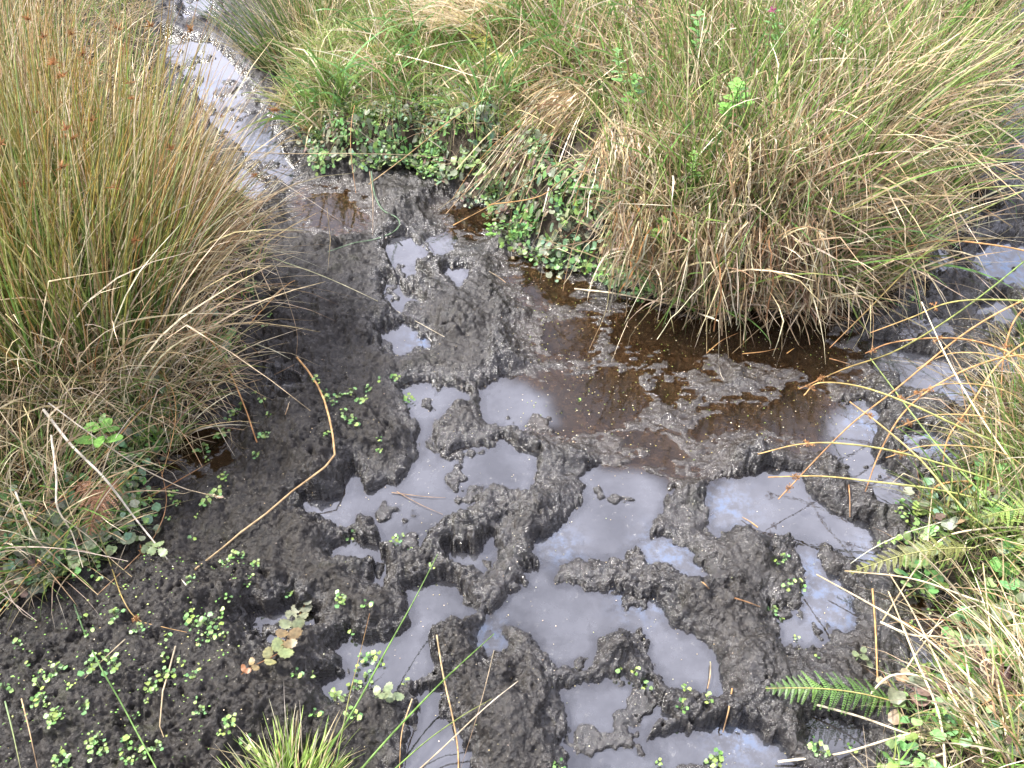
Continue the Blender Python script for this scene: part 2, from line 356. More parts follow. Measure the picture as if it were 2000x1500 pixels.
# row spacing grows with the distance from the camera
ys = [.25]
while ys[-1] < 6.2:
    y = ys[-1]; d = math.hypot(y, 1.5); ys.append(y + max(.0014 * d * d / 1.5 / 1.2, .0017))
ys = np.array(ys); NR = len(ys)
us = np.linspace(-1, 1, NC)
hw = np.minimum(.643 * (ys * cp + 1.5 * sp) * 1.22 + .2, 3.55)
ua = np.abs(us)[None, :]; hwc = hw[:, None]
TX = np.sign(us)[None, :] * np.where(ua < .9, ua / .9 * hwc, hwc + (ua - .9) / .1 * (3.58 - hwc)); TY = np.repeat(ys[:, None], NC, 1)
H, bank, wet, brn, inb = ground(TX, TY, True)
V = np.stack([TX, TY, H], -1).reshape(-1, 3)
idx = np.arange(NR * NC).reshape(NR, NC)
Fq = np.stack([idx[:-1, :-1], idx[:-1, 1:], idx[1:, 1:], idx[1:, :-1]], -1).reshape(-1, 4)
me = mesh_np('ground', V, Fq)
for nm, arr in (('bank', bank), ('wet', wet), ('brown', brn)):
    a = me.attributes.new(nm, 'FLOAT', 'POINT'); a.data.foreach_set('value', arr.astype(np.float32).ravel())
m, t = mat('wet_peat_mud')
o = N(t, 'ShaderNodeOutputMaterial'); p = N(t, 'ShaderNodeBsdfPrincipled'); t.links.new(p.outputs[0], o.inputs['Surface'])
def att(t, n): return N(t, 'ShaderNodeAttribute', attribute_name=n).outputs['Fac']
g = N(t, 'ShaderNodeNewGeometry').outputs['Position']
def noise(t, vec, sc_, det=4, rg=.6, sub='Fac'):
    n = N(t, 'ShaderNodeTexNoise'); n.inputs['Scale'].default_value = sc_; n.inputs['Detail'].default_value = det; n.inputs['Roughness'].default_value = rg
    t.links.new(vec, n.inputs['Vector']); return n.outputs[sub]
def mrange(t, v, a, b, c, d):
    n = N(t, 'ShaderNodeMapRange'); n.inputs['From Min'].default_value = a; n.inputs['From Max'].default_value = b
    n.inputs['To Min'].default_value = c; n.inputs['To Max'].default_value = d; t.links.new(v, n.inputs['Value']); return n.outputs['Result']
def mixc(t, f, a, b):
    n = N(t, 'ShaderNodeMix', data_type='RGBA')
    for k, v in (('Factor', f), ('A', a), ('B', b)):
        if isinstance(v, (int, float, tuple)): n.inputs[k].default_value = v
        else: t.links.new(v, n.inputs[k])
    return n.outputs['Result']
def mth(t, op, a, b=None):
    n = N(t, 'ShaderNodeMath', operation=op)
    for i, v in enumerate((a, b)):
        if v is None: continue
        if isinstance(v, (int, float)): n.inputs[i].default_value = v
        else: t.links.new(v, n.inputs[i])
    return n.outputs[0]
c = mixc(t, mrange(t, noise(t, g, 14), .35, .65, 0, 1), (.0062, .0053, .0047, 1), (.021, .018, .0152, 1))
c = mixc(t, mrange(t, noise(t, g, 90, 5), .4, .68, 0, .75), c, (.050, .0435, .036, 1))
c = mixc(t, mth(t, 'MULTIPLY', att(t, 'brown'), .5), c, (.030, .019, .011, 1))
alg = mth(t, 'MULTIPLY', mrange(t, noise(t, g, 6.5, 5), .58, .72, 0, .45), mrange(t, noise(t, g, 60, 3), .4, .6, 0, 1))
c = mixc(t, alg, c, (.04, .042, .016, 1))
c = mixc(t, att(t, 'bank'), c, mixc(t, noise(t, g, 30), (.022, .018, .012, 1), (.07, .052, .032, 1)))
vo = N(t, 'ShaderNodeTexVoronoi'); vo.inputs['Scale'].default_value = 260; t.links.new(g, vo.inputs['Vector'])
wn = N(t, 'ShaderNodeSeparateColor'); t.links.new(vo.outputs['Color'], wn.inputs['Color'])
speck = mth(t, 'MULTIPLY', mth(t, 'GREATER_THAN', wn.outputs['Red'], .975), mth(t, 'LESS_THAN', vo.outputs['Distance'], .42))
c = mixc(t, mth(t, 'MULTIPLY', speck, .3), c, (.34, .31, .25, 1))
t.links.new(c, p.inputs['Base Color'])
r0 = mrange(t, noise(t, g, 55, 4), .35, .65, .30, .52)
rr = mth(t, 'SUBTRACT', r0, mth(t, 'MULTIPLY', att(t, 'wet'), .22))
rr = mth(t, 'ADD', rr, mth(t, 'MULTIPLY', att(t, 'bank'), .3))
t.links.new(rr, p.inputs['Roughness']); t.links.new(mth(t, 'ADD', .32, mth(t, 'MULTIPLY', att(t, 'wet'), .66)), p.inputs['Specular IOR Level'])
p.inputs['Coat Weight'].default_value = 0.0
b1 = N(t, 'ShaderNodeBump'); b1.inputs['Strength'].default_value = .6; b1.inputs['Distance'].default_value = .0040
t.links.new(noise(t, g, 300, 5, .7), b1.inputs['Height'])
b2 = N(t, 'ShaderNodeBump'); b2.inputs['Strength'].default_value = .75; b2.inputs['Distance'].default_value = .009
t.links.new(noise(t, g, 95, 5, .62), b2.inputs['Height']); t.links.new(b1.outputs[0], b2.inputs['Normal'])
t.links.new(b2.outputs[0], p.inputs['Normal'])
tag(link('ground', me, m), kind='structure')
# the moor beyond, one broad sheet
m2, t = mat('moor'); o = N(t, 'ShaderNodeOutputMaterial'); p = N(t, 'ShaderNodeBsdfPrincipled'); t.links.new(p.outputs[0], o.inputs['Surface'])
g2 = N(t, 'ShaderNodeNewGeometry').outputs['Position']
t.links.new(mixc(t, noise(t, g2, 3, 6), (.04, .055, .02, 1), (.14, .12, .06, 1)), p.inputs['Base Color']); p.inputs['Roughness'].default_value = .9
s_ = 200.0
# a frame of four slabs round the detailed ground, so that nothing lies under it
for (ax, ay, bx, by) in ((-s_, 6.1, s_, s_), (-s_, -s_, s_, .27), (-s_, .27, -3.4, 6.1), (3.4, .27, s_, 6.1)):
    V = np.array([(ax, ay, -.02), (bx, ay, -.02), (bx, by, -.02), (ax, by, -.02)])
    tag(link('moorland', mesh_np('moorland', V, np.array([[0, 1, 2, 3]])), m2), kind='structure')
V = np.array([(-3.6, .2, -.09), (3.6, .2, -.09), (3.6, 6.2, -.09), (-3.6, 6.2, -.09)])
tag(link('subsoil', mesh_np('subsoil', V, np.array([[0, 1, 2, 3]])), m2), kind='structure')

# ------------------------------------------------------------------ water
wx_, wy_ = np.arange(-3.55, 3.56, .009), np.arange(.25, 6.15, .009)
WX, WY = np.meshgrid(wx_, wy_)
V = np.stack([WX, WY, np.zeros_like(WX)], -1).reshape(-1, 3); ii = np.arange(WX.size).reshape(WX.shape)
Fq = np.stack([ii[:-1, :-1], ii[:-1, 1:], ii[1:, 1:], ii[1:, :-1]], -1).reshape(-1, 4)
me = mesh_np('water', V, Fq)
dpw, dbw = look(D_POOL, WX, WY), look(D_BROWN, WX, WY)
clear = sst(.12, .02, dbw + .03 * fbm(WX * 12, WY * 12, 97, 3)) * sst(-.05, .01, dpw)
a = me.attributes.new('clear', 'FLOAT', 'POINT'); a.data.foreach_set('value', clear.astype(np.float32).ravel())
BLUE = [(1620,1180,60),(1600,1120,40),(1310,1080,60),(1690,820,40),(1700,1080,30),(1900,770,60),(1420,990,50),(820,665,30),(960,1240,35),(1640,1200,40),(1100,1070,40),(1250,1170,50),(1450,1430,60),(1960,520,80),(1990,700,60),(1870,390,50),(1820,860,50),(400,180,60),(520,290,50)]  # water spots given a painted bluish reflection, standing for gaps of blue sky
fl = np.zeros(WX.shape)
for a_, b_, r_ in BLUE:
    q = at(a_, b_); rw = r_ * math.dist(q, (0, 0, 1.5)) / F
    fl = np.maximum(fl, np.exp(-((WX - q[0]) ** 2 + (WY - q[1]) ** 2) / rw ** 2))
depth = np.clip(-ground(WX, WY), 0, .1)
a = me.attributes.new('depth', 'FLOAT', 'POINT'); a.data.foreach_set('value', depth.astype(np.float32).ravel())
a = me.attributes.new('sky_film', 'FLOAT', 'POINT'); a.data.foreach_set('value', fl.astype(np.float32).ravel())
m, t = mat('bog_water'); o = N(t, 'ShaderNodeOutputMaterial'); g = N(t, 'ShaderNodeNewGeometry').outputs['Position']
turb = N(t, 'ShaderNodeBsdfDiffuse'); trn = N(t, 'ShaderNodeBsdfTransparent'); gl = N(t, 'ShaderNodeBsdfGlossy')
trn.inputs['Color'].default_value = (.68, .52, .36, 1)
cc = mixc(t, mrange(t, noise(t, g, 7, 6, .65), .36, .62, 0, 1), (.020, .020, .022, 1), (.060, .061, .068, 1))
cc = mixc(t, mth(t, 'MULTIPLY', mrange(t, noise(t, g, 70, 5, .7), .58, .70, 0, 1), mrange(t, noise(t, g, 8, 3), .48, .6, 0, .55)), cc, (.24, .23, .20, 1))
cc = mixc(t, att(t, 'clear'), cc, (.020, .0145, .009, 1))
t.links.new(cc, turb.inputs['Color'])
tf = mth(t, 'MULTIPLY', mth(t, 'SUBTRACT', .92, mth(t, 'MULTIPLY', att(t, 'clear'), .60)), mrange(t, att(t, 'depth'), .0, .016, .10, 1))
mA = N(t, 'ShaderNodeMixShader'); t.links.new(tf, mA.inputs[0]); t.links.new(trn.outputs[0], mA.inputs[1]); t.links.new(turb.outputs[0], mA.inputs[2])
fr = N(t, 'ShaderNodeFresnel')
sky_film = mth(t, 'MULTIPLY', att(t, 'sky_film'), mrange(t, noise(t, g, 38, 5, .7), .45, .6, 0, 1))
t.links.new(mth(t, 'ADD', mth(t, 'SUBTRACT', 1.92, mth(t, 'MULTIPLY', att(t, 'clear'), .55)), mth(t, 'MULTIPLY', sky_film, .9)), fr.inputs['IOR'])
t.links.new(mixc(t, sky_film, (1, 1, 1, 1), (.62, .78, 1, 1)), gl.inputs['Color'])  # reflected blue sky put into the gloss colour of those spots
t.links.new(mrange(t, noise(t, g, 20, 3), .4, .7, .0, .05), gl.inputs['Roughness'])
bm = N(t, 'ShaderNodeBump'); bm.inputs['Strength'].default_value = .25; bm.inputs['Distance'].default_value = .0008
t.links.new(noise(t, g, 45, 3), bm.inputs['Height']); t.links.new(bm.outputs[0], gl.inputs['Normal']); t.links.new(bm.outputs[0], fr.inputs['Normal'])
mB = N(t, 'ShaderNodeMixShader'); t.links.new(fr.outputs[0], mB.inputs[0]); t.links.new(mA.outputs[0], mB.inputs[1]); t.links.new(gl.outputs[0], mB.inputs[2])
t.links.new(mB.outputs[0], o.inputs['Surface'])
tag(link('water', me, m), kind='structure')
# ------------------------------------------------------------------ plants
TRIS = [0]
def scatter_in(k, n, dmin=0.0, dmax=9, box=None):
    """n random ground points inside a bank, at a depth of dmin..dmax from its foot"""
    X, Y = [], []
    got = 0
    while got < n:
        x = RNG.uniform(-3.3, 3.3, n * 4); y = RNG.uniform(.35, 5.2, n * 4)
        if box:
            x = RNG.uniform(box[0], box[1], n * 4); y = RNG.uniform(box[2], box[3], n * 4)
        d = bank_d(k, x, y) + .03 * fbm(x * 9, y * 9, 31, 3)
        ok = (d > dmin) & (d < dmax) & (np.abs(x) < .643 * (y * cp + 1.5 * sp) * 1.25 + .75)
        X.append(x[ok]); Y.append(y[ok]); got += ok.sum()
    x = np.concatenate(X)[:n]; y = np.concatenate(Y)[:n]
    return np.stack([x, y, GZ(x, y) - .005], -1)
def U(a, b, n): return RNG.uniform(a, b, n)
DEAD = ([STRAW, PALE, BROWN_, GREYB, RUST], [4, 2, 3.5, 4, 1])
DULL = ([STRAW, BROWN_, GREYB, (.16,.11,.07)], [2.5, 3, 3, 2])
LIVE = ([GREEN, DGREEN, OLIVE, YGREEN], [4, 3, 2, 1.5])

def blade_obj(name, sets, material, parent=None, origin=(0, 0, 0), kind=None):
    B = Bag()
    for s in sets: B.add(*s)
    me = B.mesh(name, origin); TRIS[0] += len(me.polygons)
    o = link(name, me, material, parent)
    if kind: o['kind'] = kind
    return o

def seed_heads(P, n, col, size=.012, spray=9):
    """little brown rush flower clusters a bit below the tips of some stems; one mesh each"""
    res = []
    for i in RNG.choice(len(P), min(n, len(P)), replace=False):
        S = P.shape[1]; k = int(S * .8); p0 = P[i, k]
        m_ = 26; az = U(0, 6.28, m_)
        c0 = pick([col], [1], m_)
        root = np.repeat(p0[None], m_, 0)
        Pb, V, Fq, K = raw_blades(root, az, U(.2, 1.7, m_), U(.2, 1.0, m_) * size, U(-.3, .6, m_), U(.0010, .0020, m_), c0, c0 * .8, S=4)
        res.append((V, Fq, K, p0))
    return res
def raw_blades(root, az, tilt, L, bend, wd, c0, c1, S=6, sides=2, wig=.06, taper=1.0, power=1.2):
    n = len(root); t = np.linspace(0, 1, S)[None, :]
    th = tilt[:, None] + bend[:, None] * t ** power + wig * RNG.normal(size=(n, S)).cumsum(1) * .5
    a = az[:, None] + wig * RNG.normal(size=(n, S)).cumsum(1); st = (L / (S - 1))[:, None]
    P = np.zeros((n, S, 3))
    for q, v in enumerate((np.sin(th) * np.cos(a), np.sin(th) * np.sin(a), np.cos(th))):
        P[:, 1:, q] = np.cumsum(v[:, :-1] * st, 1)
    P += root[:, None, :]
    W = wd[:, None] * np.clip(1.02 - taper * t ** 2.5, .08, 1)
    K = c0[:, None, :] * (1 - t[..., None]) + c1[:, None, :] * t[..., None]
    return P, *sweep(P, W, K, sides)

def clump(name, label, cat, pos, rad, parts, group=None, heads=0, head_col=RUST, head_size=.014):
    """parts: (part name, n, kwargs) ; every part its own mesh"""
    x0, y0 = pos; z0 = gz1(x0, y0); org = (x0, y0, z0)
    root_o = empty(name, org, label, cat, group)
    allP = None
    for pn, n, k in parts:
        r = rad * k.get('rr', 1) * np.sqrt(RNG.random(n)); a = U(0, 6.283, n)
        x = x0 + r * np.cos(a) * k.get('sx', 1); y = y0 + r * np.sin(a)
        rt = np.stack([x, y, GZ(x, y) - .008], -1)
        lean = k.get('lean', (0, 0)); out_ = k.get('out', .35)
        vx = np.cos(a) * r / rad * out_ + lean[0] + RNG.normal(0, k.get('mess', .15), n)
        vy = np.sin(a) * r / rad * out_ + lean[1] + RNG.normal(0, k.get('mess', .15), n)
        az = np.arctan2(vy, vx); tilt = np.arctan(np.hypot(vx, vy))
        L = U(*k['L'], n); bend = U(*k['bend'], n)
        c0 = pick(*k['c0'], n); c1 = pick(*k['c1'], n)
        P, V, Fq, K = blades(rt, az, tilt, L, bend, U(*k['w'], n), c0, c1, S=k.get('S', 7), sides=k.get('sides', 2), kink=k.get('kink', 0), wig=k.get('wig', .05), taper=k.get('taper', 1))
        blade_obj(pn, [(V, Fq, K)], M_STRAW if k.get('dry') else M_BLADE, root_o, org)
        if allP is None: allP = P
    if heads:
        for V, Fq, K, p0 in seed_heads(allP, heads, head_col, head_size):
            o = link('seed_head', mesh_np('seed_head', V - p0, Fq, K), M_STRAW, root_o); o.location = Vector(p0) - Vector(org)
    return root_o

def W2(px, py):
    p = onground(px, py); return (p[0], p[1])
GRN = ([GREEN, DGREEN, OLIVE], [5, 4, 1]); TIP = ([OLIVE, RUST, STRAW, GOLD, YGREEN], [3, 3, 2, 2, 1]); RST = ([RUST, GOLD, BROWN_, STRAW], [3, 2, 3, 2])
DED = DEAD; PAL = ([PALE, STRAW], [2, 3])
# --- the big rush tussock, upper left
TUS = at(95, 650, .12)[:2]
clump('rush_tussock', 'big dense rush tussock with green stems and rusty tips, upper left beside the ditch', 'rush tussock', TUS, .31, [
    ('green_stems', 1250, dict(L=(.40, .78), bend=(-.05, .5), w=(.0018, .0030), c0=([(.19,.36,.08), (.10,.20,.05), (.32,.42,.10)], [4, 3, 2]), c1=([RUST, GOLD, STRAW, OLIVE, YGREEN], [4, 3, 3, 1, 1]), out=.36, lean=(-.02, .14), sides=3, S=8, mess=.15, wig=.03)),
    ('rusty_stems', 700, dict(L=(.35, .75), bend=(0, .6), w=(.0012, .0020), c0=([GREEN, RUST, GOLD, BROWN_], [3, 2, 2, 2]), c1=([RUST, STRAW, GOLD, PALE], [2, 4, 1, 3]), out=.42, lean=(.02, .14), sides=3, S=8, mess=.14, wig=.02, dry=1, rr=1.05)),
    ('straw_blades', 900, dict(L=(.2, .74), bend=(.2, 1.2), w=(.0011, .0026), c0=PAL, c1=PAL, out=.5, lean=(.0, .08), S=8, mess=.25, wig=.05, dry=1, kink=.25, rr=1.15)),
    ('drooping_blades', 320, dict(L=(.3, .6), bend=(.8, 1.9), w=(.0008, .0016), c0=DED, c1=([STRAW, BROWN_, GREYB], [3, 3, 2]), out=.9, lean=(.08, -.1), S=9, mess=.35, wig=.04, dry=1, rr=1.05)),
], heads=90, head_size=.022)
clump('rush_tussock', 'rusty brown fringe tuft leaning right over the wet mud below the big tussock', 'rush tussock', at(315, 600, .08)[:2], .11, [
    ('green_stems', 220, dict(L=(.3, .6), bend=(.1, .8), w=(.0009, .0016), c0=GRN, c1=TIP, out=.4, lean=(.15, .25), sides=3, S=8, mess=.2, wig=.02)),
    ('rusty_stems', 420, dict(L=(.22, .52), bend=(.1, .9), w=(.0008, .0015), c0=RST, c1=([RUST, STRAW, BROWN_], [2, 4, 2]), out=.5, lean=(.18, .25), sides=3, S=8, mess=.22, wig=.03, dry=1)),
    ('straw_blades', 320, dict(L=(.15, .5), bend=(.4, 1.6), w=(.0008, .0018), c0=DED, c1=PAL, out=.7, lean=(.2, .1), S=8, mess=.35, dry=1, kink=.3)),
], heads=12)
# --- rushes standing further left and behind
clump('rush_tussock', 'pale rush tussock at the top left corner behind the big tussock', 'rush tussock', at(-60, 300, .15)[:2], .35, [
    ('green_stems', 600, dict(L=(.4, .8), bend=(0, .4), w=(.0012, .002), c0=LIVE, c1=TIP, out=.4, S=7, mess=.15, sides=3, wig=.02)),
    ('straw_blades', 600, dict(L=(.4, .8), bend=(0, .7), w=(.0012, .0022), c0=RST, c1=PAL, out=.4, S=7, mess=.2, dry=1)),
], heads=30, head_size=.02)
clump('rush_tussock', 'green thin rush tuft above the ditch at the top, left of the bright grass', 'rush tussock', at(585, 85, .12)[:2], .17, [
    ('green_stems', 230, dict(L=(.25, .5), bend=(0, .5), w=(.0012, .002), c0=([DGREEN, GREEN], [1, 2]), c1=([GREEN, YGREEN], [2, 1]), out=.45, lean=(-.25, 0), S=7, mess=.12, sides=3, wig=.02)),
    ('straw_blades', 260, dict(L=(.2, .45), bend=(0, 1.2), w=(.001, .0018), c0=DED, c1=PAL, out=.5, lean=(-.2, 0), S=7, mess=.2, dry=1)),
])
clump('grass_tuft', 'bright lime green grass tuft beside the ditch at the top', 'grass tuft', at(660, 150, .12)[:2], .24, [
    ('green_blades', 800, dict(L=(.06, .2), bend=(.2, 1.4), w=(.0018, .0034), c0=([(.30,.36,.12), GREEN], [4, 1]), c1=([(.42,.46,.18), (.48, .52, .22), PALE], [2, 3, 1]), out=.4, S=6, mess=.55)),
    ('straw_blades', 260, dict(L=(.08, .25), bend=(.4, 1.6), w=(.0012, .0026), c0=PAL, c1=PAL, out=.4, S=6, mess=.6, dry=1, kink=.4)),
])
# --- dense dry grass clumps on the middle bank
cent = [ # px, py, r, label, nlive, ndead, lean, L
 (1320, 520, .10, 'dead brown straw clump on the bank edge over the left brown pool', 110, 380, (0, 0), (.15, .38)),
 (1450, 530, .10, 'dead brown straw clump on the point of the bank above the brown pool', 110, 400, (0, .0), (.15, .40)),
 (1570, 525, .10, 'dead brown straw clump at the right corner of the bank edge above the brown pool', 110, 380, (.05, 0), (.15, .38)),
 (1660, 500, .12, 'straw and green grass clump at the right shoulder of the bank', 220, 420, (.10, 0), (.25, .5)),
 (1270, 390, .11, 'green and brown sedge clump above the leafy bank edge, left of the tall straw', 200, 330, (.05, 0), (.2, .4)),
 (1400, 430, .16, 'tall mixed sedge clump in the middle of the bank with dark green blades', 420, 650, (.02, 0), (.3, .6)),
 (1550, 430, .16, 'tall beige straw clump in the middle of the bank with few green blades', 200, 820, (.12, .03), (.3, .6)),
 (1700, 390, .16, 'leaning beige straw clump near the right side of the bank', 220, 660, (.05, .05), (.3, .6)),
 (1790, 330, .14, 'green grass clump on the right slope of the bank beside the far mud', 420, 260, (.12, 0), (.25, .5)),
 (1330, 280, .16, 'tall straw clump behind the leafy part of the bank, with green sedge', 320, 560, (.05, 0), (.25, .5)),
 (1480, 270, .2, 'tall dark green sedge clump behind the beige straw', 430, 620, (.0, 0), (.35, .65)),
 (1660, 250, .2, 'tall beige straw clump at the back of the bank, right of the dark sedge', 240, 820, (.05, 0), (.35, .65)),
 (1840, 190, .2, 'loose green and straw grass clump at the upper right of the bank', 320, 520, (.08, 0), (.3, .55)),
 (1040, 60, .2, 'pale yellow green loose grass on the bank top behind the ferns', 420, 420, (0, 0), (.1, .28)),
 (820, 70, .22, 'bleached loose grass between lime tuft and fallen fan at the top', 420, 420, (0, 0), (.08, .24)),
 (800, 180, .14, 'short mixed grass on the low bank above the dark peat face', 260, 220, (0, -.1), (.06, .18)),
 (960, 210, .12, 'mixed grass on the bank above the pale leaf sprig', 220, 220, (0, -.1), (.06, .2)),
 (640, 215, .10, 'green grass drooping over the mouth of the ditch', 240, 90, (-.2, -.1), (.08, .2)),
 (1180, 130, .22, 'loose dry grass clump at the top of the bank with rusty stems', 260, 500, (0, 0), (.12, .32)),
 (1400, 90, .25, 'dry grass clump at the top edge of the picture, right of centre', 300, 600, (0, 0), (.3, .6)),
 (1650, 60, .25, 'dry brown grass clump at the top edge of the picture, far right of centre', 200, 640, (.0, 0), (.3, .6)),
 (1900, 20, .25, 'dry grass clump at the top right corner above the far mud', 220, 520, (.1, 0), (.3, .55)),
]
for px, py, r_, lab, nl, nd, ln, L_ in cent:
    clump('grass_clump', lab, 'grass clump', W2(px, py), r_, [
        ('green_blades', int(nl * .55), dict(L=L_, bend=(.0, .8), w=(.0016, .0040), c0=LIVE, c1=([GREEN, YGREEN, OLIVE], [3, 2, 1]), out=.03, lean=(ln[0] * .7, ln[1]), mess=.24, S=8, wig=.07)),
        ('straw_blades', int(nd * .8), dict(L=(L_[0] * .6, L_[1]), bend=(.1, 1.1), w=(.0013, .0034), c0=DULL, c1=([STRAW, GREYB, BROWN_, PALE], [4, 3, 2, 3]), out=.0, lean=(ln[0] * .7, ln[1]), mess=.34, S=9, dry=1, kink=.55, wig=.10)),
        ('crossing_straw', int(nd * .11), dict(L=(.25, .5), bend=(.2, 1.6), w=(.0020, .0034), c0=PAL, c1=([PALE, STRAW, GREYB], [3, 2, 2]), out=.0, lean=(ln[0] * .5, ln[1]), mess=.8, S=9, dry=1, kink=.9, wig=.05)),
        ('broad_blades', int(nl * .16), dict(L=(.2, .45), bend=(.2, 1.7), w=(.003, .0048), c0=([GREEN, (.14,.28,.09)], [1, 1]), c1=([(.16,.30,.09), YGREEN], [2, 1]), out=.0, lean=(ln[0] * .5, ln[1] - .1), mess=.5, S=9, kink=.3, wig=.05)),
        ('hanging_straw', int(nd * .5), dict(L=(.08, .24), bend=(.8, 2.2), w=(.0012, .0026), c0=DULL, c1=DULL, out=.5, lean=(ln[0], ln[1] - .3), mess=.6, S=9, dry=1, wig=.14)),
    ], group=None)
# the pale thatch of combed dead straw hanging at the left of the bank
def curtain(label, x0, x1, ytop, ybot, n, z0, z1):
    S_ = 11; tt = np.linspace(0, 1, S_)[None, :, None]; A_, B_ = [], []
    for _ in range(n):
        u = RNG.random(); xa = x0 + (x1 - x0) * u; t1 = RNG.uniform(.5, 1.05); ya = ytop + RNG.normal(0, 28)
        A_.append(at(xa, ya, z0 + RNG.normal(0, .03))); xb = xa + RNG.normal(-12, 34)
        B_.append(at(xb, ya + (ybot - ytop) * t1, z0 + (z1 - z0) * t1 + RNG.uniform(0, .03)))
    A_, B_ = np.array(A_), np.array(B_)
    P_ = A_[:, None] * (1 - tt) + B_[:, None] * tt + np.array((0, -.02, .04)) * np.sin(tt * 3.1) * RNG.uniform(-.2, 1.2, (n, 1, 1)) + RNG.normal(0, .0032, (n, S_, 3)).cumsum(1)
    P_[..., 2] = np.maximum(P_[..., 2], GZ(P_[..., 0], P_[..., 1]) + .005)
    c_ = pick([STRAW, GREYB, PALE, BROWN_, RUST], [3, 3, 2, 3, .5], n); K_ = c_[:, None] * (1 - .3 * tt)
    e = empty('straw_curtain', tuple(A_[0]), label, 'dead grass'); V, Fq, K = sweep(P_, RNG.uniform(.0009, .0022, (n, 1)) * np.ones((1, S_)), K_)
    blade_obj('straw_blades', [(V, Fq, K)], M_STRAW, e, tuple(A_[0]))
curtain('curtain of dead straw hanging on the bank right of the leafy edge', 1200, 1340, 400, 560, 240, .30, .03)
curtain('curtain of dead straw hanging over the left half of the brown pool edge', 1340, 1480, 415, 590, 300, .30, .02)
curtain('curtain of dead straw hanging over the right half of the brown pool edge', 1480, 1620, 410, 590, 300, .30, .02)
curtain('curtain of dead straw on the right shoulder of the bank', 1620, 1760, 350, 520, 220, .30, .04)
curtain('upper curtain of pale straw behind the leafy edge', 1170, 1330, 250, 400, 200, .40, .25)
curtain('upper curtain of pale straw in the middle of the bank', 1400, 1640, 230, 400, 300, .48, .30)
n_ = 330; S_ = 9; tt = np.linspace(0, 1, S_)[None, :, None]
A_ = np.array([at(1118 + RNG.normal(0, 26), 175 + RNG.normal(0, 26), .30 + RNG.normal(0, .015)) for _ in range(n_)])
B_ = np.array([at(1005 + RNG.normal(0, 42), 322 + RNG.normal(0, 38), .13 + RNG.normal(0, .02)) for _ in range(n_)])
B_ = A_ + (B_ - A_) * RNG.uniform(.55, 1.25, (n_, 1)); off = (A_ - A_.mean(0)); B_ += off * .6
P_ = A_[:, None] * (1 - tt) + B_[:, None] * tt + np.array((0, 0, 1.0)) * .035 * np.sin(tt * 2.9) + RNG.normal(0, .0022, (n_, S_, 3)).cumsum(1)
P_[..., 2] = np.maximum(P_[..., 2], GZ(P_[..., 0], P_[..., 1]) + .006)
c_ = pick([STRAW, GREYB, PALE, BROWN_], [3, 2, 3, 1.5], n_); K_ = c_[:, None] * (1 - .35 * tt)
th_o = empty('straw_thatch', tuple(A_[0]), 'pale combed bundle of dead straw hanging down the bank above the leafy edge', 'dead grass')
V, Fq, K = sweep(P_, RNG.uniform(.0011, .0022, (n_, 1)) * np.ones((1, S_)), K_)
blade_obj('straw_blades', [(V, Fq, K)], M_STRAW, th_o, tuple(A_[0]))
clump('grass_tuft', 'bleached fan of fallen grass lying on the bank top near the top centre', 'dead grass', W2(960, 60), .16, [
    ('straw_blades', 520, dict(L=(.2, .4), bend=(.8, 1.3), w=(.0014, .0026), c0=([PALE, STRAW], [3, 2]), c1=([PALE, STRAW], [3, 2]), out=.3, lean=(-.5, -.2), mess=.2, S=7, dry=1, wig=.02)),
    ('green_blades', 160, dict(L=(.1, .25), bend=(.1, .8), w=(.001, .002), c0=LIVE, c1=([YGREEN, GREEN], [1, 1]), out=.3, mess=.2, S=6)),
])
# --- bright tuft at the bottom edge
clump('grass_tuft', 'bright green grass tuft at the bottom edge, left of centre', 'grass tuft', at(575, 1575, .02)[:2], .07, [
    ('green_blades', 420, dict(L=(.04, .115), bend=(.1, 1.0), w=(.0014, .0028), c0=([(.30,.42,.10), GREEN], [3, 1]), c1=([(.38,.50,.14), YGREEN, PALE], [4, 2, 1]), out=.8, lean=(.05, .1), mess=.3, S=6)),
    ('straw_blades', 90, dict(L=(.06, .16), bend=(.3, 1.2), w=(.0008, .0016), c0=DED, c1=PAL, out=.8, lean=(.05, .1), mess=.35, S=6, dry=1)),
])
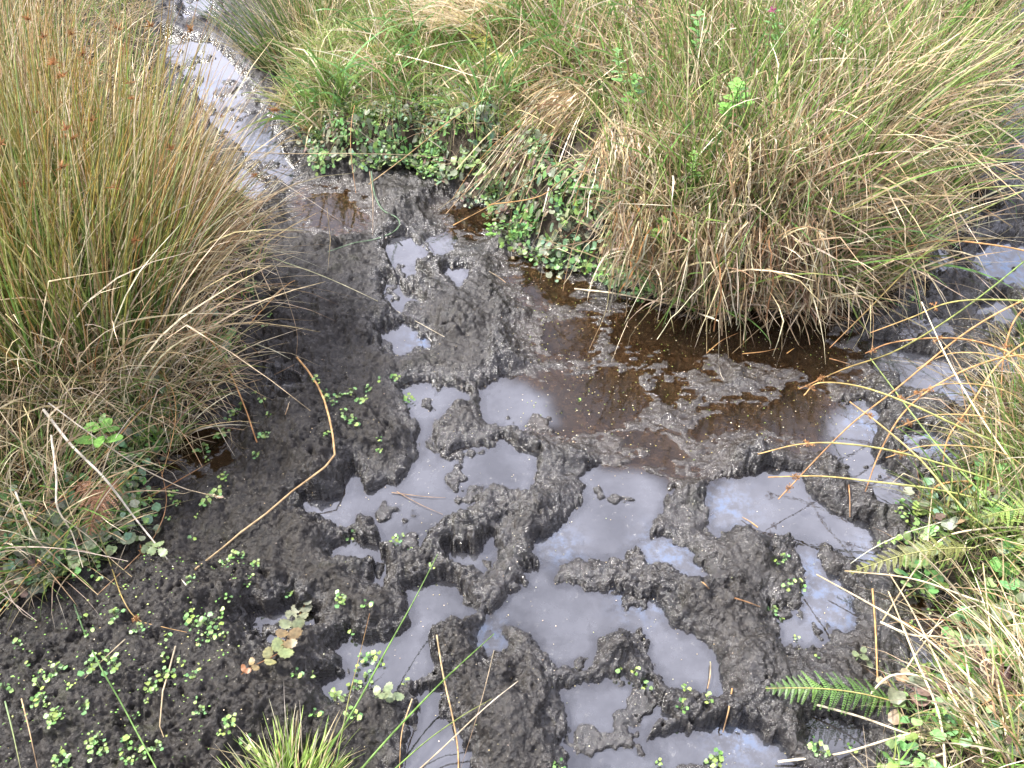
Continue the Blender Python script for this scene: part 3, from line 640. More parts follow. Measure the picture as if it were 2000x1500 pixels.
# --- right bank clumps
for px, py, r_, lab, nl, nd, ln in [
    (2060, 1480, .12, 'bleached straw clump in the bottom right corner', 160, 260, (-.35, .1)),
    (2080, 1250, .12, 'straw and green grass clump at the right edge behind the fern', 150, 150, (-.3, 0)),
    (1960, 1000, .10, 'low green grass clump on the right bank above the yellowing fern', 220, 60, (-.1, 0)),
    (2040, 880, .11, 'tuft of rushes at the right edge from which the long stems arch', 200, 200, (-.4, 0)),
 (2030, 740, .08, 'small straw tuft at the right edge above the elongated puddle', 60, 160, (-.5, 0)),
    (2120, 640, .12, 'loose rush tuft at the right edge beside the far puddles', 130, 60, (-.2, 0)),
    (60, 1010, .12, 'tangled straw and green grass clump at the left edge above the leafy corner', 260, 260, (.1, -.05)),
    (40, 830, .14, 'tangled grass clump at the left edge below the big tussock', 300, 420, (.15, -.05)),
    (230, 800, .11, 'mossy green grass clump in front of the big tussock', 260, 220, (.1, -.1)),
    (330, 700, .10, 'matted straw clump at the foot of the big tussock', 120, 320, (.3, -.2)),
    (120, 720, .12, 'matted straw clump under the left side of the big tussock', 150, 380, (.1, -.3)),
  ]:
    small = px < 500
    clump('grass_clump', lab, 'grass clump', at(px, py, .12)[:2], r_, [
        ('green_blades', nl, dict(L=(.08, .26), bend=(.1, 1.2), w=(.001, .0024), c0=LIVE, c1=([GREEN, OLIVE, YGREEN], [3, 2, 2]), out=.5, lean=ln, mess=.35, S=7)),
        ('straw_blades', nd, dict(L=(.12, .34), bend=(.2, 1.7), w=(.0008, .0018), c0=DED, c1=PAL, out=.5, lean=ln, mess=.4, S=8, dry=1, kink=.35)),
    ])

# --- ground cover nobody could count
def cover(name, label, k, nlive, ndead, dmin, dmax, L, box=None, live=LIVE, dl=(.05, .2)):
    sets = []
    if nlive:
        rt = scatter_in(k, nlive, dmin, dmax, box); n = nlive
        _, V, Fq, K = blades(rt, U(0, 6.28, n), U(.1, .9, n), U(*L, n), U(.1, 1.3, n), U(.0009, .0021, n), pick(*live, n), pick([GREEN, YGREEN, OLIVE], [3, 3, 1], n), S=5)
        sets.append((V, Fq, K))
    if ndead:
        rt = scatter_in(k, ndead, dmin, dmax, box); n = ndead
        _, V, Fq, K = blades(rt, U(0, 6.28, n), U(.6, 1.6, n), U(*dl, n), U(.0, .9, n), U(.0007, .0018, n), pick(*DED, n), pick(*DED, n), S=5)
        sets.append((V, Fq, K))
    o = blade_obj(name, sets, M_STRAW if not nlive else M_BLADE)
    tag(o, label, 'grass', kind='stuff')
cover('short_grass', 'short green and straw coloured grass covering the middle bank', 'centre', 6000, 4500, .02, 9, (.05, .17))
cover('short_grass', 'fresh light green grass on the low part of the middle bank near the ditch', 'centre', 26000, 9000, .10, 9, (.04, .13), box=(-1.35, .45, 2.4, 5.0), live=([YGREEN, (.34,.42,.12), GREEN, STRAW], [3, 2, 2, 1.5]))
cover('short_grass', 'tangled grass and dead straw covering the left bank', 'left', 13000, 17000, .02, 9, (.03, .12))
cover('short_grass', 'tangled grass and dead straw covering the right bank', 'right', 8500, 3200, .0, 9, (.03, .11))

# ------------------------------------------------------------------ leaves
def leaf_disc(r, lobes, depth, cup, n=14, notch=True):
    """a small round lobed leaf lying in XY, stalk joint at the origin -> V, F"""
    V = [(0, 0, 0)]
    for i in range(n):
        a = math.pi * 2 * (i / n)
        rr = r * (1 - depth * (0.5 + .5 * math.cos(a * lobes)))
        if notch: rr *= 1 - .55 * math.exp(-((a - math.pi) / .35) ** 2)
        V.append((rr * math.cos(a) + r * .55, rr * math.sin(a), cup * rr * rr / r))
    V[0] = (r * .45, 0, 0)
    F = [(0, i + 1, (i + 1) % n + 1) for i in range(n)]
    return np.array(V), np.array(F)
def rotm(az, tilt, roll=0):
    ca, sa = math.cos(az), math.sin(az); ct, st = math.cos(tilt), math.sin(tilt); cr_, sr = math.cos(roll), math.sin(roll)
    Z = np.array([[ca, -sa, 0], [sa, ca, 0], [0, 0, 1]]); Y = np.array([[ct, 0, st], [0, 1, 0], [-st, 0, ct]]); X = np.array([[1, 0, 0], [0, cr_, -sr], [0, sr, cr_]])
    return Z @ Y @ X
class TriBag(Bag):
    def quads(s, V, Fq, K):
        s.add(V, np.concatenate([Fq[:, [0, 1, 2]], Fq[:, [0, 2, 3]]]), K)
LIME = (.19, .35, .085); MINT = (.18, .36, .10); SAGE = (.22, .32, .15); DUSK = (.20, .19, .11)
def seedling_mesh(i, nl, R, lr, col, lobes=5, depth=.22, up=.012, name='seedling_leaves'):
    B = TriBag(); r = random.Random(i)
    for k in range(nl):
        a = 6.283 * k / nl + r.uniform(-.6, .6); d = R * r.uniform(.25, 1); l = lr * r.uniform(.65, 1.2)
        base = np.array((d * math.cos(a), d * math.sin(a), up * r.uniform(.4, 1.5)))
        V, F_ = leaf_disc(l, lobes, depth, r.uniform(-.2, .25), 15)
        V = V @ rotm(a + r.uniform(-1.3, 1.3), r.uniform(-.45, .35), r.uniform(-.4, .4)).T + base
        c = np.array(col) * r.uniform(.5, 1.25) * np.array((r.uniform(.8, 1.5), 1, r.uniform(.8, 1.5)))
        B.add(V, F_, np.repeat(c[None], len(V), 0))
        P = np.array([[(0, 0, -.004), tuple(base * np.array((.5, .5, 1.1))), tuple(base + np.array((0, 0, .0005)))]])
        V, F4, K = sweep(P, np.full((1, 3), .0005), np.repeat(c[None, None] * .8, 3, 1), 3, np.zeros(1)); B.quads(V, F4, K)
    return B.mesh(name, smooth=False)
SEED = [seedling_mesh(i, n_, R_, lr_, LIME) for i, (n_, R_, lr_) in enumerate([(3, .012, .0075), (5, .016, .0075), (7, .020, .008), (2, .008, .008), (9, .026, .0075), (4, .016, .0065)])]
for me_ in SEED: me_.materials.append(M_LEAF)
def put(me_, name, loc, rz, s, label, cat, group, tiltn=None):
    o = bpy.data.objects.new(name, me_); C.objects.link(o); o.location = loc; o.rotation_euler = (RNG.normal(0, .12), RNG.normal(0, .12), rz); o.scale = (s, s, s)
    return tag(o, label, cat, group)
SG = [
 ('small green seedling in the arc of seedlings by the kinked orange stem', 'seedlings by the kinked orange stem',
  [(620,750),(632,770),(650,790),(640,782),(665,775),(690,765),(682,772),(705,790),(712,780),(720,760),(680,820),(690,828),(672,805),(740,745),(770,742),(798,785),(792,778),(740,860),(740,884),(640,850),(612,742)]),
 ('small green seedling on dark mud between left bank and upright orange stem', 'seedlings on the mud by the upright orange stem',
  [(500,770),(525,815),(512,785),(470,800),(440,845),(432,856),(515,850),(522,852),(395,880),(403,902),(500,890),(445,825),(455,812),(527,620),(520,640),(480,680),(490,565)]),
 ('small green seedling on the dark mud just right of the left bank foliage', 'seedlings along the foot of the left bank',
  [(405,985),(340,970),(300,970),(315,962),(270,980),(310,1000),(290,985),(330,1015),(345,985),(240,1040),(260,1050),(270,1010),(375,1058),(440,935),(425,968),(370,1135),(385,1010)]),
 ('small green seedling in the thick cushion of seedlings on the lower left mud', 'cushion of seedlings on the lower left mud',
  [(368,1200),(378,1195),(400,1205),(380,1225),(420,1215),(400,1240),(430,1230),(390,1255),(412,1250),(440,1240),(372,1215),(435,1205),(405,1222),(388,1210),(425,1248)]),
 ('small green seedling on the mud between the long kinked stem and the serrated leaf', 'seedlings above the serrated leaf',
  [(460,1090),(490,1130),(485,1145),(440,1168),(450,1172),(665,1170),(670,1175),(500,1105),(565,1160),(440,1100),(470,1085)]),
 ('small green seedling on the mud in the lower left corner', 'seedlings in the lower left corner',
  [(180,1110),(190,1130),(175,1240),(165,1210),(205,1280),(215,1290),(180,1300),(190,1292),(85,1320),(110,1315),(95,1330),(80,1345),(85,1365),(140,1340),(225,1300),(300,1340),(290,1370),(320,1320),(340,1318),(355,1300),(390,1315),(380,1318),(300,1350),(95,1380),(100,1400),(110,1410),(120,1398),(75,1372),(165,1380),(270,1400),(390,1390),(385,1370),(185,1455),(205,1470),(192,1445),(245,1480),(250,1460),(270,1465),(255,1490),(305,1460),(282,1478),(120,1480),(110,1495),(130,1500),(178,1480),(60,1300),(225,1205),(270,1230),(40,1260),(320,1290),(10,1345),(330,1245)]),
 ('small green seedling at the bottom edge beside the bright grass tuft', 'seedlings beside the bright grass tuft',
  [(440,1430),(480,1450),(455,1420),(450,1412),(432,1432),(580,1320),(610,1320),(615,1400),(690,1400),(690,1395),(655,1362),(668,1365)]),
 ('small green seedling beside the left central puddles', 'seedlings beside the left central puddles',
  [(770,1065),(782,1050),(800,1078),(845,1110),(683,1055),(692,1042),(715,1185),(690,1240),(700,1310),(730,1290),(720,1325),(690,1340),(710,1285),(745,1300),(790,1335),(700,1345)]),
 ('small green seedling on the bare mud around the lower central puddles', 'seedlings around the lower central puddles',
  [(1205,1310),(1238,1312),(1380,1370),(1262,1342),(1130,785),(1330,1385),(1090,1495),(1390,1488),(1290,1490),(1340,1350)]),
 ('small green seedling on the mud around the bluish puddle on the right', 'seedlings around the bluish puddle',
  [(1518,1105),(1530,1092),(1545,1140),(1535,1148),(1555,1245),(1525,1215),(1505,1192),(1565,1150),(1595,1285),(1590,1452),(1600,1470),(1660,1458),(1395,1480)]),
 ('small green seedling on the dark mud beside the right bank', 'seedlings beside the right bank',
  [(1765,1015),(1750,1000),(1770,1005),(1790,1030),(1725,1070),(1735,1062),(1765,1060),(1800,1078),(1815,1195),(1800,1300),(1775,1160),(1790,1110),(1760,985),(1775,590),(1800,580),(1830,960),(1780,1225)]),
]
for lab, grp, pts in SG:
    ex = {min(pts): 'leftmost', max(pts): 'rightmost', min(pts, key=lambda q: q[1]): 'topmost', max(pts, key=lambda q: q[1]): 'lowest'}
    for (a_, b_) in pts:
        vi = int(RNG.integers(len(SEED))); lab_ = lab.replace('small green', ex[(a_, b_)] + ' small green') if (a_, b_) in ex else lab.replace('small green', ['three-leaved', 'five-leaved', 'loose seven-leaved', 'tiny two-leaved', 'broad many-leaved', 'four-leaved'][vi])
        p_ = onground(a_, b_, .002); p_ = (p_[0], p_[1], max(p_[2], .002))
        put(SEED[vi], 'seedling', p_, RNG.uniform(0, 6.28), RNG.uniform(.38, .78), lab_, 'seedling', grp)

# round-leaved creeping plants on the bank feet
CREEP = [seedling_mesh(50 + i, n_, R_, lr_, c_, 7, .10, .03, 'creeper_leaves') for i, (n_, R_, lr_, c_) in enumerate([
    (9, .045, .014, MINT), (12, .055, .012, SAGE), (7, .040, .017, SAGE), (14, .055, .010, LIME), (8, .045, .015, DUSK), (12, .05, .012, MINT)])]
CREEP_RAW = []
for me_ in CREEP:
    a1 = np.empty(len(me_.vertices) * 3, np.float32); me_.vertices.foreach_get('co', a1)
    a2 = np.empty(len(me_.loops), np.int32); me_.loops.foreach_get('vertex_index', a2)
    a3 = np.empty(len(me_.vertices) * 4, np.float32); me_.color_attributes['Col'].data.foreach_get('color', a3)
    CREEP_RAW.append((a1.reshape(-1, 3).astype(float), a2.reshape(-1, 3), a3.reshape(-1, 4)[:, :3].astype(float)))
    bpy.data.meshes.remove(me_)
def creepers(k, n, dmin, dmax, box, lab, sc_=(.8, 1.3), lift=.0):
    pts = scatter_in(k, n, dmin, dmax, box); B = TriBag()
    for p_ in pts:
        m0 = CREEP_RAW[RNG.integers(len(CREEP_RAW))]; s_ = RNG.uniform(*sc_); R_ = rotm(RNG.uniform(0, 6.28), RNG.normal(0, .25), RNG.normal(0, .25))
        V = m0[0] @ R_.T * s_; V = V + np.array((p_[0], p_[1], 0)); gz = GZ(V[:, 0], V[:, 1])
        V[:, 2] = np.maximum(V[:, 2], .001) + np.clip(gz - p_[2], -.018, .018) + p_[2] + lift + RNG.uniform(0, .018)
        B.add(V, m0[1], m0[2] * RNG.uniform(.8, 1.2))
    tag(link('creeping_leaves', B.mesh('creeping_leaves', smooth=False), M_LEAF), lab, 'leafy plants', kind='stuff')
def bx(px0, py0, px1, py1, z=.1):
    a, b, c_, d = at(px0, py0, z), at(px1, py0, z), at(px0, py1, z), at(px1, py1, z)
    return (min(a[0], c_[0]), max(b[0], d[0]), min(c_[1], d[1]), max(a[1], b[1]))
creepers('centre', 190, -.02, .17, bx(950, 330, 1310, 590), 'round-leaved creeping plants on the leafy edge of the middle bank', (.45, .85))
creepers('centre', 420, -.01, .30, bx(575, 190, 970, 370), 'small pale round-leaved plants on the low bank face beside the ditch', (.40, .75))
creepers('centre', 30, .0, .10, bx(1310, 480, 1850, 610), 'round-leaved creeping plant under the hanging straw of the middle bank', (.6, 1.0))
creepers('left', 90, -.01, .12, bx(120, 820, 420, 1160), 'round-leaved creeping plants on the edge of the left bank beside bare mud', (.45, .8))
creepers('left', 55, -.01, .2, bx(-20, 1000, 220, 1200), 'round-leaved creeping plants where the left bank meets the lower mud', (.5, .85))
creepers('left', 20, .0, .12, bx(330, 600, 560, 860), 'round-leaved creeping plant at the muddy foot of the rusty fringe tuft', (.6, 1.0))
creepers('right', 90, .0, .3, bx(1740, 900, 2000, 1500), 'round-leaved creeping plant on the right bank among the ferns', (.7, 1.1))

# ------------------------------------------------------------------ single stems traced on the ground
def spline(P, S):
    P = np.array(P, float); n = len(P)
    if n < 3: return P[0] + (P[-1] - P[0]) * np.linspace(0, 1, S)[:, None]
    Q = np.vstack([2 * P[0] - P[1], P, 2 * P[-1] - P[-2]]); o_ = []
    for u in np.linspace(0, n - 1 - 1e-6, S):
        i = int(u); f = u - i; a, b, c_, d = Q[i:i + 4]
        o_.append(.5 * ((2 * b) + (c_ - a) * f + (2 * a - 5 * b + 4 * c_ - d) * f * f + (3 * b - a - 3 * c_ + d) * f ** 3))
    return np.array(o_)
def lay(pts):
    """photo pixels with a height above the ground -> points"""
    r = []
    for p in pts:
        h = p[2] if len(p) > 2 else .004
        x, y, z = onground(p[0], p[1])
        x, y, z = at(p[0], p[1], max(z, 0) + h); r.append((x, y, z))
    return r
def lone(name, label, cat, pts, rad, c0, c1=None, group=None, absolute=False, head=None, S=None, sharp=False, tip=.35, sides=5, parent=None):
    P = [at(*p) for p in pts] if absolute else lay(pts)
    P = np.array(P) if sharp else spline(P, S or max(8, len(pts) * 5))
    if sharp:   # keep the kinks, add short curved runs
        P = np.vstack([P[i] + (P[i + 1] - P[i]) * np.linspace(0, 1, 5)[:-1, None] for i in range(len(P) - 1)] + [P[-1:]])
    org = P[0].copy(); n = len(P); t_ = np.linspace(0, 1, n)
    c1 = c1 or c0; K = np.array(c0)[None] * (1 - t_[:, None]) + np.array(c1)[None] * t_[:, None]
    K = K * (1 + .12 * RNG.normal(size=(n, 1)))
    Wd = rad * (1 - (1 - tip) * t_ ** 1.5)
    V, Fq, KK = sweep((P - org)[None], Wd[None], np.clip(K, .01, 1)[None], sides, np.array([.4]))
    if head is None:
        o = link(name, mesh_np(name, V, Fq, KK), M_STRAW if c0[0] > c0[1] else M_BLADE); o.location = org
        return tag(o, label, cat, group)
    e = empty(name, org, label, cat, group)
    link('stem', mesh_np('stem', V, Fq, KK), M_STRAW if c0[0] > c0[1] else M_BLADE, e)
    fr_, kind_ = head; k = int((n - 1) * fr_); p0 = P[k]
    if kind_ == 'rush':
        m_ = 16; rt = np.repeat(p0[None], m_, 0); c_ = pick([RUST, BROWN_], [2, 1], m_)
        B = Bag(); _, V, Fq, K = raw_blades(rt, U(0, 6.28, m_), U(.2, 2.4, m_), U(.003, .013, m_), U(-.3, .8, m_), U(.0006, .0010, m_), c_, c_, S=4); B.add(V, Fq, K)
        sub = RNG.choice(m_, 10); rt = _[sub, -1]
        m_ = 50; rt = np.repeat(rt, 5, 0) + RNG.normal(0, .0012, (50, 3)); c_ = pick([RUST, (.40, .22, .10)], [1, 1], m_)
        _, V, Fq, K = raw_blades(rt, U(0, 6.28, m_), U(.2, 2.8, m_), U(.003, .006, m_), U(0, .2, m_), U(.0009, .0014, m_), c_, c_ * .8, S=3); B.add(V, Fq, K)
    else:           # grass spike along the last bit of the stem
        seg = P[k:]; m_ = 70; u = U(0, 1, m_) * (len(seg) - 1.01); i_ = u.astype(int); f = (u - i_)[:, None]
        rt = seg[i_] * (1 - f) + seg[np.minimum(i_ + 1, len(seg) - 1)] * f
        d_ = seg[-1] - seg[0]; az_ = math.atan2(d_[1], d_[0])
        c_ = pick([PALE, STRAW], [3, 1], m_); B = Bag()
        _, V, Fq, K = raw_blades(rt, az_ + U(-.7, .7, m_), U(.9, 1.9, m_), U(.006, .011, m_), U(-.2, .2, m_), U(.0010, .0018, m_), c_, c_ * .9, S=4); B.add(V, Fq, K)
    o = link('seed_head', B.mesh('seed_head', p0), M_STRAW, e); o.location = Vector(p0) - Vector(org)
    return e
OR = (.52, .30, .12); TAN = (.48, .36, .20); WHT = (.66, .60, .48)
lone('fallen_reed', 'long orange dry stem kinked like a hook, lying on the dark left mud', 'fallen stem', [(580,698,.012),(600,722,.012),(620,752,.014),(633,780,.014),(643,815,.016),(650,850,.016),(654,888,.018),(635,912,.018),(570,960,.016),(520,1003,.012),(470,1040,.01),(425,1078,.01),(381,1112,.008)], .0026, OR, TAN, sharp=True, tip=.8)
lone('fallen_reed', 'slender orange stem standing in a gentle curve left of the hooked orange stem', 'fallen stem', [(390,640,.06),(430,690,.05),(455,740,.04),(480,800,.025),(492,835,.015),(502,864,.0)], .0021, OR, RUST, tip=.8)
lone('fallen_reed', 'thin brown bent stem making a flat V on the mud right of the left tussock', 'fallen stem', [(335,695,.05),(420,728,.03),(480,749,.01),(530,735,.012),(575,712,.03)], .0014, TAN, BROWN_, sharp=True)
lone('fallen_reed', 'thin dark stem dropping in a curve to the upper end of the hooked stem', 'grass stem', [(530,500,.14),(560,580,.10),(580,650,.05),(578,700,.01)], .0009, GREYB, BROWN_)
lone('bleached_straw', 'thick white straw running from the left bank grass down to a point on the mud', 'straw', [(85,800,.14),(140,870,.12),(205,935,.09),(262,1010,.06),(310,1070,.035),(365,1145,.004)], .0032, WHT, WHT, tip=.3)
lone('lone_grass', 'pale straw with a whitish seed spike lying towards the lower left mud', 'grass stem', [(95,787,.16),(180,850,.12),(270,910,.08),(350,950,.04),(390,962,.02),(432,972,.014)], .0017, WHT, TAN, head=(.88, 'spike'))
lone('bleached_straw', 'crooked pale straw descending through the leafy left corner', 'straw', [(30,960,.10),(50,1010,.08),(72,1055,.07),(120,1100,.05),(192,1162,.01)], .0019, WHT, TAN, sharp=True)
lone('bleached_straw', 'short white straw left of the brown dead fern', 'straw', [(100,850,.14),(110,930,.11),(112,990,.09),(140,1040,.06),(162,1108,.03)], .0024, WHT, PALE)
lone('bleached_straw', 'slender beige straw reaching from the left bank past the leaf pair to the mud', 'straw', [(120,1010,.08),(175,1050,.05),(215,1090,.03),(258,1127,.006)], .0012, PALE, TAN)
lone('lone_grass', 'arching beige stem with a white fluffy seed spike over the left tussock foot', 'grass stem', [(-10,748,.12),(60,705,.13),(130,665,.14),(195,637,.14),(243,632,.13)], .0016, TAN, PALE, head=(.86, 'spike'))
lone('lone_rush', 'thin brown stem with a rusty flower knot lying across the lower left mud', 'rush stem', [(180,1010,.05),(215,1100,.02),(240,1170,.008),(270,1210,.006),(320,1225,.006),(365,1235,.005)], .0013, OLIVE, OR, head=(.62, 'rush'))
lone('lone_rush', 'brown stem with a rusty flower knot leaning up from the mud to the left fern', 'rush stem', [(190,1162,.005),(250,1105,.01),(300,1050,.02),(325,980,.04),(310,900,.08)], .0013, BROWN_, RUST, head=(.4, 'rush'))
lone('lone_rush', 'long dark green rush stem lying across the lower left seedlings', 'rush stem', [(145,1180,.02),(165,1235,.018),(195,1300,.016),(235,1370,.016),(270,1435,.016),(305,1500,.016)], .0016, DGREEN, GREEN, tip=.8)
lone('twig', 'pale thin bent twig lying among the lower left seedlings', 'twig', [(343,1262,.008),(330,1310,.008),(318,1350,.008),(312,1418,.006),(320,1440,.004)], .0018, GREYB, TAN, sharp=True)
lone('twig', 'thin brown twig standing in the bottom left corner mud', 'twig', [(42,1365,.03),(58,1430,.03),(75,1510,.03)], .0013, TAN, BROWN_)
lone('lone_rush', 'grey green stem at the extreme lower left corner', 'rush stem', [(10,1370,.03),(25,1430,.03),(42,1510,.03)], .0015, SAGE, OLIVE)
lone('twig', 'short straw lying between the corner seedlings on the left', 'twig', [(245,1248,.01),(205,1285,.01),(165,1325,.008)], .0012, GREYB, TAN)
lone('lone_rush', 'straight green rush rising from the bottom tuft to the left central puddle', 'rush stem', [(640,1470,.02),(700,1370,.06),(760,1260,.09),(810,1170,.10),(855,1082,.10)], .0019, GREEN, GREEN, tip=.45)
lone('lone_rush', 'green rush leaning right from the bottom tuft across the lower mud', 'rush stem', [(690,1520,.02),(760,1440,.04),(850,1345,.06),(900,1297,.06),(965,1238,.06)], .0021, GREEN, GREEN, tip=.35)
lone('lone_rush', 'thin green rush with a rusty tip just left of the straight green rush', 'rush stem', [(655,1500,.03),(680,1370,.06),(700,1290,.07),(722,1198,.07)], .0011, GREEN, RUST)
lone('lone_rush', 'low green rush pointing right, nearest the bottom edge of the central mud', 'rush stem', [(740,1530,.03),(830,1450,.05),(900,1400,.05),(960,1365,.05)], .0014, GREEN, OLIVE)
lone('bleached_straw', 'pale straw slanting up right across the lower central mud', 'straw', [(800,1520,.03),(860,1465,.04),(950,1380,.05),(1012,1330,.05)], .0015, TAN, PALE)
lone('fallen_reed', 'brown curved stem upright in the picture crossing the lower central mud', 'fallen stem', [(853,1240,.04),(866,1320,.03),(884,1400,.03),(894,1460,.03),(896,1520,.03)], .0016, TAN, OR, tip=.8)
lone('fallen_reed', 'short brown stem at the bottom edge between two green rushes', 'fallen stem', [(805,1365,.03),(785,1430,.03),(780,1510,.03)], .0013, TAN, OR)
lone('twig', 'thin grey brown twig between the brown stem and the central clod', 'twig', [(965,1270,.03),(940,1370,.03),(900,1500,.02)], .0008, GREYB, BROWN_)
lone('twisted_grass', 'twisted blue green grass blade looped on the wet mud below the bank', 'grass blade', [(725,335,.02),(732,380,.02),(748,410,.016),(775,425,.012),(780,440,.01),(765,455,.008),(730,468,.006),(690,475,.005),(640,492,.004)], .0030, (.16,.25,.15), (.15,.22,.13), sides=3)
lone('fallen_reed', 'thin upright brown stem beside the twisted green blade', 'fallen stem', [(722,335,.05),(728,390,.03),(728,460,.003)], .0012, TAN, BROWN_)
lone('lone_grass', 'long thin pale green stem lying diagonally over the upper central mud', 'grass stem', [(520,500,.05),(620,535,.03),(700,570,.02),(780,610,.012),(868,658,.006)], .0013, (.30,.33,.16), PALE)
lone('bleached_straw', 'thick pale straw lying along the foot of the bank above the brown pool', 'straw', [(1122,564,.02),(1200,573,.02),(1290,590,.018),(1378,606,.012)], .0026, PALE, TAN, tip=.7)
lone('twig', 'dark slender twig lying flat on the big central puddle', 'twig', [(765,962,.003),(830,970,.004),(870,972,.003)], .0009, BROWN_, BROWN_)
lone('twig', 'dark twig angled across the big central puddle', 'twig', [(775,960,.003),(820,985,.004),(865,1005,.003)], .0009, BROWN_, BROWN_)
lone('lone_grass', 'green stem leaning out of the leafy edge into the top of the brown pool', 'grass stem', [(1300,330,.30),(1260,400,.22),(1210,480,.10),(1140,575,.0)], .0016, YGREEN, (.3,.34,.16))
lone('lone_grass', 'dark thin stem standing in the shallow brown pool, second from the left', 'grass stem', [(1195,420,.2),(1190,520,.10),(1185,600,.05),(1150,685,.0)], .0011, GREEN, BROWN_)
for i_, (pp, lb) in enumerate([
    ([(1500,420,.25),(1530,520,.14),(1528,600,.06),(1527,684,.0)], 'green stem curving straight down into the brown pool at its right part'),
    ([(1400,430,.25),(1395,520,.14),(1382,610,.05),(1380,690,.0)], 'yellow green stem dropping into the brown pool below the bank point'),
    ([(1440,480,.2),(1446,560,.09),(1446,680,.0)], 'short green stem standing in the brown pool below the bank point'),
    ([(1560,520,.2),(1620,570,.1),(1680,645,.0)], 'brown stem leaning right out of the bank corner towards the far puddles'),
    ([(1450,540,.15),(1470,590,.06),(1497,640,.0)], 'rusty stem slanting into the brown pool'),
    ([(1570,600,.05),(1500,630,.02),(1430,690,.0)], 'pale stem lying low over the back of the brown pool')]):
    lone('lone_grass', lb, 'grass stem', pp, .0013, [YGREEN, YGREEN, GREEN, GREYB, RUST, TAN][i_], TAN)
lone('fallen_reed', 'orange broken stem floating on the brown pool, left piece', 'fallen stem', [(1380,690,.003),(1410,665,.004),(1442,650,.004)], .0016, OR, RUST)
lone('fallen_reed', 'orange broken stem floating on the brown pool, middle piece', 'fallen stem', [(1450,691,.003),(1490,687,.003),(1520,680,.003)], .0014, OR, RUST)
lone('fallen_reed', 'short orange broken stem floating on the brown pool, right piece', 'fallen stem', [(1537,690,.003),(1551,680,.004)], .0018, OR, GOLD)
lone('lone_grass', 'long pale stem crossing the low bank top from the ditch to the leafy edge', 'grass stem', [(450,295,.10),(560,300,.08),(700,300,.08),(830,305,.08),(900,318,.06)], .0014, TAN, GREYB)
lone('bleached_straw', 'thick pale straw lying on the bank top left of the combed bundle', 'straw', [(765,104,.08),(850,125,.08),(940,153,.08)], .0028, PALE, PALE)
lone('bleached_straw', 'pale straw slanting up to the right on the bank top', 'straw', [(925,130,.05),(990,80,.10),(1050,10,.2)], .0022, PALE, PALE)
lone('fallen_reed', 'curved dry stem arching over the low bank towards the mud', 'fallen stem', [(720,360,.02),(800,300,.10),(880,235,.15),(950,190,.15)], .0018, TAN, OR)
lone('fallen_reed', 'brown arching stem across the leafy edge beside the serrated leaf sprig', 'fallen stem', [(955,400,.06),(1050,385,.12),(1110,345,.18),(1200,320,.2)], .0018, OR, BROWN_)
lone('fallen_reed', 'brown stem leaning over the dark hollow below the combed bundle', 'fallen stem', [(885,440,.01),(960,400,.06),(1060,340,.14)], .0018, OR, TAN)

# the long stems arching in from the right edge
arch = [
 ([(2050,980,.10),(1900,925,.16),(1750,882,.19),(1640,866,.19),(1560,868,.17),(1480,887,.14)], 'lowest leftward', YGREEN, OR, .78),
 ([(2050,900,.12),(1900,845,.2),(1780,790,.22),(1680,755,.22),(1600,748,.21),(1570,772,.19)], 'x', YGREEN, OR, .93),
 ([(2050,1100,.06),(1900,1010,.16),(1800,900,.2),(1720,830,.2),(1660,785,.18)], 'x', YGREEN, OR, .98),
 ([(2050,1010,.08),(1850,960,.14),(1700,940,.14),(1600,930,.12),(1500,932,.10)], 'x', YGREEN, OR, .9),
 ([(2050,470,.20),(1900,590,.2),(1760,680,.2),(1650,720,.18),(1560,760,.16)], 'x', GREEN, RUST, .9),
 ([(2050,560,.2),(1900,640,.2),(1750,760,.17),(1650,840,.14),(1520,975,.06)], 'x', OR, RUST, .97),
 ([(2050,350,.25),(1900,420,.22),(1800,500,.2),(1700,600,.14),(1620,680,.06)], 'x', YGREEN, RUST, .5),
 ([(2050,590,.20),(1930,585,.22),(1850,592,.22),(1780,620,.2),(1700,650,.15)], 'x', YGREEN, OR, .6),
 ([(2050,250,.3),(1850,255,.32),(1700,275,.3),(1600,300,.28),(1480,310,.25)], 'x', YGREEN, OR, .98),
 ([(2050,315,.3),(1900,312,.3),(1750,335,.28),(1600,400,.24),(1480,440,.18)], 'x', YGREEN, GOLD, .98),
 ([(2050,360,.3),(1900,370,.3),(1750,405,.26),(1620,440,.22),(1460,455,.16)], 'x', YGREEN, OR, .98),
 ([(2050,160,.35),(1900,210,.34),(1750,180,.32),(1600,140,.3),(1450,90,.3)], 'x', GREEN, OLIVE, .98),
 ([(2050,500,.2),(1950,480,.22),(1850,470,.22),(1780,480,.2),(1700,500,.16)], 'x', OR, RUST, .9),
 ([(2050,720,.15),(1920,670,.19),(1830,660,.2),(1740,670,.18),(1690,690,.16)], 'x', OR, RUST, .95),
 ([(2050,690,.15),(1950,700,.18),(1850,740,.18),(1770,800,.15),(1720,880,.10),(1690,960,.05)], 'x', OR, RUST, .5),
 ([(2050,640,.15),(1960,700,.18),(1890,800,.16),(1850,860,.12),(1840,930,.06)], 'x', OR, RUST, .6),
 ([(2050,560,.15),(1985,620,.18),(1960,700,.16),(1955,790,.1)], 'x', RUST, RUST, .6),
 ([(2050,1000,.1),(1960,880,.18),(1900,790,.2),(1850,700,.2),(1800,590,.22)], 'x', TAN, PALE, .98),
 ([(2050,1150,.06),(1940,990,.14),(1830,870,.17),(1700,700,.16)], 'x', GREEN, YGREEN, .98),
]
